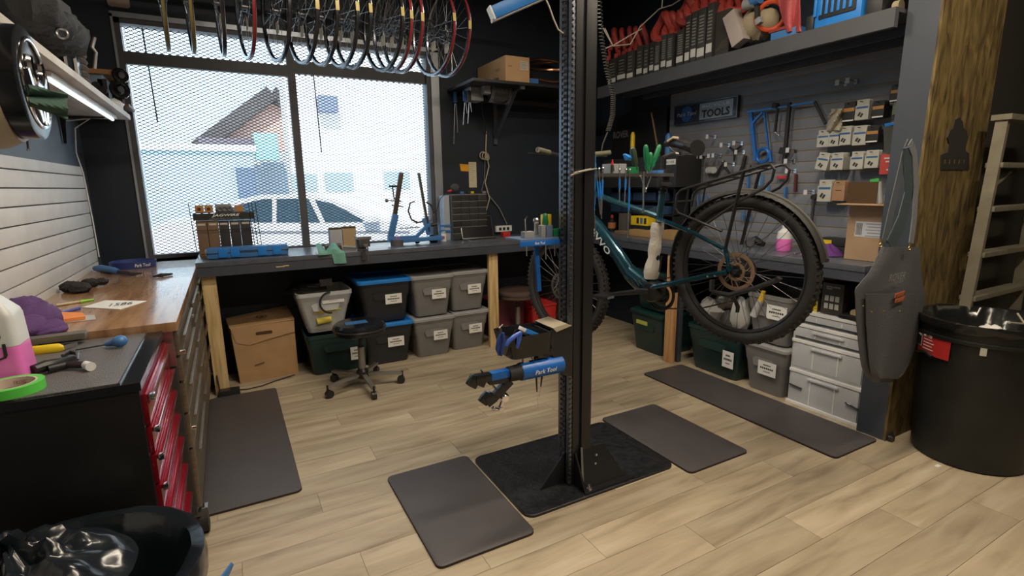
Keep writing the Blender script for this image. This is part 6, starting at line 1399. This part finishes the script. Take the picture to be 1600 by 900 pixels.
c = ax(1185, 38, XS+.1); blob(c, .13, (.8, 1.05, .85), 33, .07, 18).build('sack', mat('sack_beige', (.32, .27, .18), .8), t)
t = thing('heat_gun', 'blue hand tool with a black grip hanging over the beige sack', 'power tool', ax(1178, 10, XS))
B().cyl(ax(1164, 8, XS-.02), ax(1180, 4, XS-.02), .035, .03, seg=16).build('grey_nose', M_grey, t); B().cyl(ax(1176, 2, XS-.02), ax(1186, -5, XS-.02), .04, .045, seg=16).build('blue_body', M_blue3, t)
B().bar(ax(1183, 10, XS-.02), ax(1184, 30, XS-.02), .03, .024, bev=.004).build('grip', M_ink, t); B().bar(ax(1182, 36, XS-.02), ax(1190, 30, XS-.02), .035, .04, bev=.006).build('battery', M_grey, t)
t = thing('inner_tube', 'glossy orange red ring of tube right of the beige sack', 'inner tube', ax(1205, 22, XS)); c = ax(1204, 25, XS+.06)
B().torus(c, (1, .9, .1), .085, .016, 30, 8).build('tube', mat('tube_orange_gloss', (.55, .08, .03), .3), t)
t = thing('red_sheet', 'folded coral red sheet flopping over the shelf beside the blue crate', 'cloth', ax(1228, 20, XS))
def rsf(i, j): 
    u0, u1 = 1214+18*j**1.2, 1250+2*j; return ax(u0+(u1-u0)*i, -12+62*j, XS+.02+.015*sin(i*8+j*4))
B().grid(12, 12, rsf, .01).build('sheet', mat('coral_sheet', (.36, .055, .06), .55), t)
t = thing('blue_wedge', 'blue and red carton lying low on the shelf before the coral sheet', 'box', ax(1225, 48, XS))
B().box(XS+.01, XS+.15, ax(1246, 42, XS).y, ax(1203, 50, XS).y, zS, zS+.06, .004).build('carton', M_blue3, t); B().box(XS+.005, XS+.1, ax(1232, 42, XS).y, ax(1200, 50, XS).y, zS+.061, zS+.08, .003).build('red_lid', mat('tube_coral', (0, 0, 0)), t)
t = thing('blue_crate', 'bright blue slotted plastic crate at the right end of the shelf', 'crate', ax(1310, 10, XS))
yb1, yb0 = ax(1272, 27, XS).y, ax(1346, 14, XS).y
B().box(XS, XS+.35, yb0, yb1, zS, zS+.24, .015).build('shell', M_blue2, t); B().box(XS-.006, XS+.006, yb0+.03, yb1-.03, zS+.055, zS+.22, .004).build('grille_panel', M_dark, t)
for k in range(7): B().box(XS-.012, XS-.004, yb0+.05+.034*k, yb0+.066+.034*k, zS+.075, zS+.20, .002).build('grille_bar', M_blue2, t)
B().box(XS-.012, XS+.05, yb1-.005, yb1+.04, zS, zS+.09, .006).build('corner_latch', M_black, t)
t = thing('black_case', 'black case corner standing right of the blue crate', 'case', ax(1370, 5, XS)); B().box(XS+.02, XS+.3, ax(1376, 3, XS).y, yb0-.01, zS, zS+.14, .01).build('shell', M_black, t)
t = thing('paper_roll', 'dull beige paper roll at the far right end of the shelf', 'roll', ax(1395, 0, XS)); B().cyl((XS+.1, ax(1380, 3, XS).y-.01, zS+.035), (XS+.1, 1.66, zS+.035), .034).build('roll', mat('sack_beige', (0, 0, 0)), t)

# ============================================================ CABLES AND CEILING FITTINGS
t = thing('coiled_hose', 'black coiled air hose dangling right of the stand pole', 'hose', (2.3, 3.0, 3.3))
hy = 3.0; ctr = [ay(u, v, hy) for u, v in ((936, -60), (936, 0), (940, 60), (948, 110), (958, 150), (957, 180), (950, 205))]
pts = []
for i in range(len(ctr)-1):
    for k in range(60):
        f = k/60; p = ctr[i].lerp(ctr[i+1], f); a = 2*pi*(i*60+k)/6.0; pts.append(p+Vector((.016*cos(a), .016*sin(a), 0)))
B().tube(pts, .0045, 5).build('coil', mat('hose_black', (.05, .05, .045), .4), t, kind='stuff')
B().tube([ctr[-1], ay(942, 225, hy), ay(938, 245, hy)], .006, 6).build('hose_end', M_ink, t)
t = thing('hanging_cables', 'white cables looping before the tube boxes', 'cable', (2.6, 3.4, 2.9)); hy = 3.35
mcw = mat('cable_white', (.42, .38, .32), .5)
for q in ([(945, 44), (958, 72), (985, 69), (1000, 42), (1030, 14), (1050, 8), (1070, -5)], [(945, 76), (960, 70), (985, 55), (1003, 45)], [(1034, 12), (1036, -10)], [(940, 40), (950, 58), (957, 70)]): B().tube([ay(u, v, hy) for u, v in q], .0045, 6).build('cable', mcw, t)
t = thing('hanging_cables', 'thin white cord running from the ceiling into the stand pole', 'cable', (1.3, 1.98, 3))
B().tube([ay(u, v, 1.99) for u, v in ((848, -12), (858, 10), (865, 30), (872, 46), (880, 52))], .0035, 6).build('cord', mcw, t)
t = thing('hanging_cables', 'white vertical cord beside the column panel in front of the boxes', 'cable', (3.4, 1.6, 1.9))
B().tube([ax(u, v, 3.5) for u, v in ((1425, 36), (1419, 70), (1411, 110), (1408, 150), (1405, 185), (1402, 210), (1402, 235))], .006, 6).build('cord', mat('cord_cream2', (.45, .44, .40), .6), t)
t = thing('work_light', 'bright blue tubular light fixture hanging near the ceiling', 'lamp', (1.3, 2.6, 2.9)); hy = 2.4
a = ay(768, 22, hy); b_ = a+Vector((.50, -.12, .10)); b_ = ay(905, -38, hy-.1)
B().bar(a, b_, .055, .06, bev=.012).build('housing', M_blue2, t); B().bar(a-Z*.032, b_-Z*.032, .03, .012).build('lens_strip', M_whitep, t); B().bar(a-(b_-a).normalized()*.006, a+(b_-a).normalized()*.004, .058, .064, bev=.003).build('end_cap', M_whitep, t)
B().cyl(a.lerp(b_, .3), (a.lerp(b_, .3).x, a.lerp(b_, .3).y, 3.4), .003, seg=6).build('hanger', M_steel, t)

# ============================================================ HANGING WHEELS
t = thing('wheel_rail', 'dark ceiling rail carrying the hanging bicycle wheels', 'rail', (.7, 4, 3.0))
B().cyl((-.5, 4.0, 3.005), (2.1, 4.0, 3.005), .016).build('pipe', M_blackm, t)
for x_ in (-.45, .8, 2.05): B().cyl((x_, 4.0, 3.005), (x_, 4.0, 3.4), .01).build('hanger', M_blackm, t)
M_tapey = mat('rim_tape_yellow', (.20, .16, .05), .5); M_taper = mat('rim_tape_red', (.22, .015, .02), .35); M_rimk = mat('rim_black', (.035, .035, .04), .28, metal=.5); M_rims = mat('rim_silver', (.42, .43, .46), .25, metal=1)
def hang_wheel(rimm, tape, disc=True, R=.315):
    t = thing('bicycle_wheel', 'bicycle wheel', 'wheel', (0, 0, 0), group='bare bicycle wheels hanging at the window')
    sec = [(-.0115, 0), (-.013, -.006), (-.010, -.022), (0, -.028), (.010, -.022), (.013, -.006), (.0115, 0), (.009, -.001), (.008, -.007), (-.008, -.007), (-.009, -.001)]
    B().rings([[Vector((sx, (R+sr)*cos(a), (R+sr)*sin(a))) for sx, sr in sec] for a in [2*pi*i/48 for i in range(48)]], closed=True).build('rim', rimm, t)
    B().rings([[Vector((sx, (R+sr)*cos(a), (R+sr)*sin(a))) for sx, sr in ((-.0085, -.0065), (.0085, -.0065), (.0085, -.005), (-.0085, -.005))] for a in [2*pi*i/48 for i in range(48)]], closed=True).build('rim_tape', tape, t)
    B().lathe([(.007, -.034), (.008, -.03), (.026, -.026), (.026, -.022), (.014, -.018), (.014, .018), (.024, .022), (.024, .026), (.008, .03), (.007, .032)], (0, 0, 0), X, 14).build('hub', M_dsteel, t)
    sp = None
    for k in range(24):
        s = 1 if k % 2 else -1; a = 2*pi*k/24; a2 = a+(.9 if (k//2) % 2 else -.9)
        p, q = Vector((.022*s, .026*cos(a2), .026*sin(a2))), Vector((0, (R-.02)*cos(a), (R-.02)*sin(a)))
        B().cyl(p, q, .0011, seg=4).build('spoke', M_steel, t)
    if disc: B().torus((-.030, 0, 0), X, .07, .006, 26, 4, flat=.2).build('brake_rotor', M_steel, t)
    a0 = -.28
    B().rings([[Vector((sx, -(R+.0008)*cos(a), (R+.0008)*sin(a))) for sx in (-.012, .012)]+[Vector((sx, -(R-.003)*cos(a), (R-.003)*sin(a))) for sx in (.012, -.012)] for a in [radians(-2+10*i/6) for i in range(7)]]).build('gold_sticker', mat('sticker_gold', (.50, .40, .16), .4), t)
    tg = B().box(-.002, 0, -.03, .03, -.14, -.07).build('paper_tag', mat('cream_label', (0, 0, 0)), t); B().tube([(0, 0, -.02), (-.001, 0, -.07)], .001, 4).build('tag_string', M_ink, tg)
    return t
kinds = {'y': hang_wheel(M_rims, M_tapey, False), 'k': hang_wheel(mat('rim_grey', (.20, .205, .22), .25, metal=1), M_rimk, True), 'r': hang_wheel(M_rims, M_taper, True), 'g': hang_wheel(M_rims, M_rimk, False)}
spec = [(-.189, 'y'), (-.055, 'y'), (.108, 'g'), (.272, 'r'), (.477, 'k'), (.636, 'k'), (.758, 'k'), (.888, 'k'), (.967, 'k'), (1.184, 'k'), (1.251, 'r'), (1.325, 'r'), (1.567, 'r'), (1.682, 'r')]
desc = ['leftmost hanging wheel, narrow with yellow rim tape', 'second hanging wheel from the left, with yellow rim tape', 'third hanging wheel from the left, dark grey rim seen edge on', 'fourth hanging wheel from the left, with red rim tape', 'fifth hanging wheel from the left, first of the close dark rims', 'sixth hanging wheel from the left, dark rim left of the mullion top', 'seventh hanging wheel from the left, dark rim', 'eighth hanging wheel from the left, dark rim', 'ninth hanging wheel from the left, dark rim beside a wide gap', 'tenth hanging wheel from the left, last of the dark rims, wide open', 'eleventh hanging wheel from the left, first of the red pair', 'twelfth hanging wheel from the left, second of the red pair', 'second hanging wheel from the right, wide red rim', 'rightmost hanging wheel, red rim before the dark wall']
usedk = set()
random.seed(3)
spec = [(x_-.31*sin(y_), kd, y_) for (x_, kd), y_ in zip(spec, [.06, .06, .05, .10]+[.18]*10)]
for (x_, kd, yw), ds in zip(spec, desc):
    rot = (radians(random.uniform(-6, 6)), 0, yw+radians(random.uniform(-.8, .8)))
    if kd not in usedk: o = kinds[kd]; usedk.add(kd); o.location = (x_, 4.0, 2.648); o.rotation_euler = rot
    else: o = dup(kinds[kd], (x_, 4.0, 2.648), rot)
    o['label'] = ds
    ORG[o] = Matrix.Translation((x_, 4.0, 2.648))
for i, (x_, kd, yw) in enumerate(spec):
    t = thing('wheel_hook', 'black hook holding the '+['leftmost', 'second', 'third', 'fourth', 'fifth', 'sixth', 'seventh', 'eighth', 'ninth', 'tenth', 'eleventh', 'twelfth', 'thirteenth', 'rightmost'][i]+' hanging wheel from the rail', 'hook', (x_, 4, 3.0), group='hooks of the hanging wheels')
    B().tube([(x_, 4.0, 2.946), (x_, 3.975, 2.95), (x_, 3.97, 2.98), (x_, 4.0, 3.024)], .003, 6).build('hook', M_ink, t)

# ============================================================ OUTSIDE
struct(B().box(-30, 40, 4.97, 80, -.35, -.15).build('ground', mat('asphalt_pale', (.55, .55, .55), .9, bump=.2, bscale=20)))
M_stw = mat('white_stucco', (.80, .80, .79), .8); M_bluew = mat('pale_blue_wall', (.34, .45, .52), .7)
def bw(u, v, y): return ay(u, v, y)
t = thing('building', 'low pale blue flat roofed building across the street at the left', 'building', (-5, 20, -.15))
a, b_ = bw(150, 233, 18), bw(394, 233, 18); B().box(a.x-6, b_.x, 18, 20.2, -.15, a.z, 0).build('wall', M_bluew, t); B().box(a.x-6.2, b_.x+.1, 17.9, 20.3, a.z, a.z+.18).build('parapet', M_stw, t)
d0, d1 = bw(373, 310, 17.9), bw(402, 310, 17.9); B().box(d0.x, d1.x, 17.8, 18.05, -.15, bw(373, 262, 17.9).z).build('doorway', mat('slate_door', (.10, .14, .20), .6), t)
t = thing('building', 'gable roofed house with brick front and dark eaves across the street', 'building', (-3, 24, 0))
g = [bw(298, 236, 22), bw(425, 146, 22), bw(452, 180, 22)]; 
pp = [bw(330, 236, 22), bw(330, 222, 22), bw(424, 152, 22), bw(470, 185, 22), bw(470, 236, 22)]
B().box(bw(330, 236, 22).x, bw(470, 236, 22).x, 22, 26, -.15, bw(400, 236, 22).z).build('lower_wall', mat('pale_grey_wall', (.45, .50, .55), .8), t)
B().rings([pp, [p+Y*5 for p in pp]]).build('brick_wall', mat('pale_brick', (.66, .40, .33), .8), t)
B().bar(bw(308, 232, 21.8), bw(424, 146, 21.8), .5, .5, up=Y).build('eave', mat('eave_dark', (.07, .06, .06), .7), t); B().bar(bw(424, 146, 21.8), bw(470, 175, 21.8), .5, .3, up=Y).build('eave', MC['eave_dark'], t)
B().box(bw(310, 216, 21).x, bw(395, 216, 21).x, 20.6, 21.4, bw(310, 231, 21).z, bw(310, 216, 21).z).build('awning', mat('awning_dark', (.12, .10, .12), .7), t)
B().box(bw(396, 216, 21).x, bw(433, 216, 21).x, 20.8, 21.3, bw(396, 250, 21).z, bw(396, 208, 21).z).build('turquoise_sign', mat('turquoise', (.28, .58, .62), .6), t)
t = thing('building', 'tall white stucco building across the street at the right', 'building', (3, 20, 0))
a, b_ = bw(436, 60, 19), bw(730, 60, 19); B().box(a.x, b_.x+6, 19, 20.4, -.15, 12).build('wall', M_stw, t)
for (u0, u1, v0, v1) in ((455, 495, 272, 300), (507, 552, 270, 300), (600, 640, 268, 296)): B().box(bw(u0, 280, 19).x, bw(u1, 280, 19).x, 18.96, 19.02, bw(u0, v1, 19).z, bw(u0, v0, 19).z).build('window', mat('far_window', (.30, .42, .47), .3), t)
c = bw(512, 163, 18.8); B().box(c.x-.3, c.x+.3, 18.6, 19, c.z-.25, c.z+.25).build('wall_unit', mat('unit_grey', (.15, .18, .25), .6), t)
# car
cy_ = 7.3; CU = lambda u, v, y=cy_: ay(u, v, y)
t = thing('car', 'white parked sedan seen through the window mesh', 'car', (1.0, cy_, -.15))
prof = [(200, 400), (205, 372), (240, 356), (310, 343), (370, 317), (420, 306), (480, 305), (525, 313), (590, 342), (640, 350), (690, 362), (705, 395), (700, 415), (200, 415)]
pf = [CU(u, v) for u, v in prof]
for q in pf[-2:]: q.z = .08
M_car = mat('car_white', (.82, .83, .85), .25, coat=.6)
ctrp = [q.copy() for q in pf]
def inset(k, dy): 
    out = []
    for q, (u, v) in zip(pf, prof):
        sq = q.copy(); 
        if v < 345: sq.y = cy_+k*.0+dy*(1) ; 
        sq.y = cy_+dy; 
        out.append(sq)
    return out
B().rings([inset(0, 0), inset(0, .9), inset(0, 1.75)]).build('body', M_car, t)
M_cg = mat('car_glass', (.03, .07, .10), .08)
for pts in ([(318, 346), (372, 320), (410, 311), (425, 311), (425, 347)], [(432, 347), (432, 311), (475, 310), (482, 311), (500, 347)], [(508, 347), (492, 312), (520, 318), (572, 346)]):
    q = [CU(u, v, cy_) for u, v in pts]
    for p_, (u, v) in zip(q, pts): p_.y = cy_-.004
    B().rings([[p_-Y*.006 for p_ in q], [p_+Y*.02 for p_ in q]]).build('window', M_cg, t)
for u in (437, 650):
    c = CU(u, 405, cy_); c.z = .17
    a = B().cyl(c-Y*.02, c+Y*.2, .32, seg=26).build('tyre', M_rubber, t); B().cyl(c-Y*.03, c-Y*.015, .22, seg=22).build('hub_cap', M_steel, a)
    B().torus(c-Y*.005, Y, .37, .035, 30, 8).build('wheel_arch', M_grey, t)
B().bar(CU(318, 362, cy_-.005), CU(640, 362, cy_-.005), .02, .02).build('side_trim', M_grey, t)
B().box(CU(566, 340).x, CU(590, 340).x, cy_-.12, cy_, CU(570, 347).z, CU(570, 338).z, .01).build('wing_mirror', M_car, t)
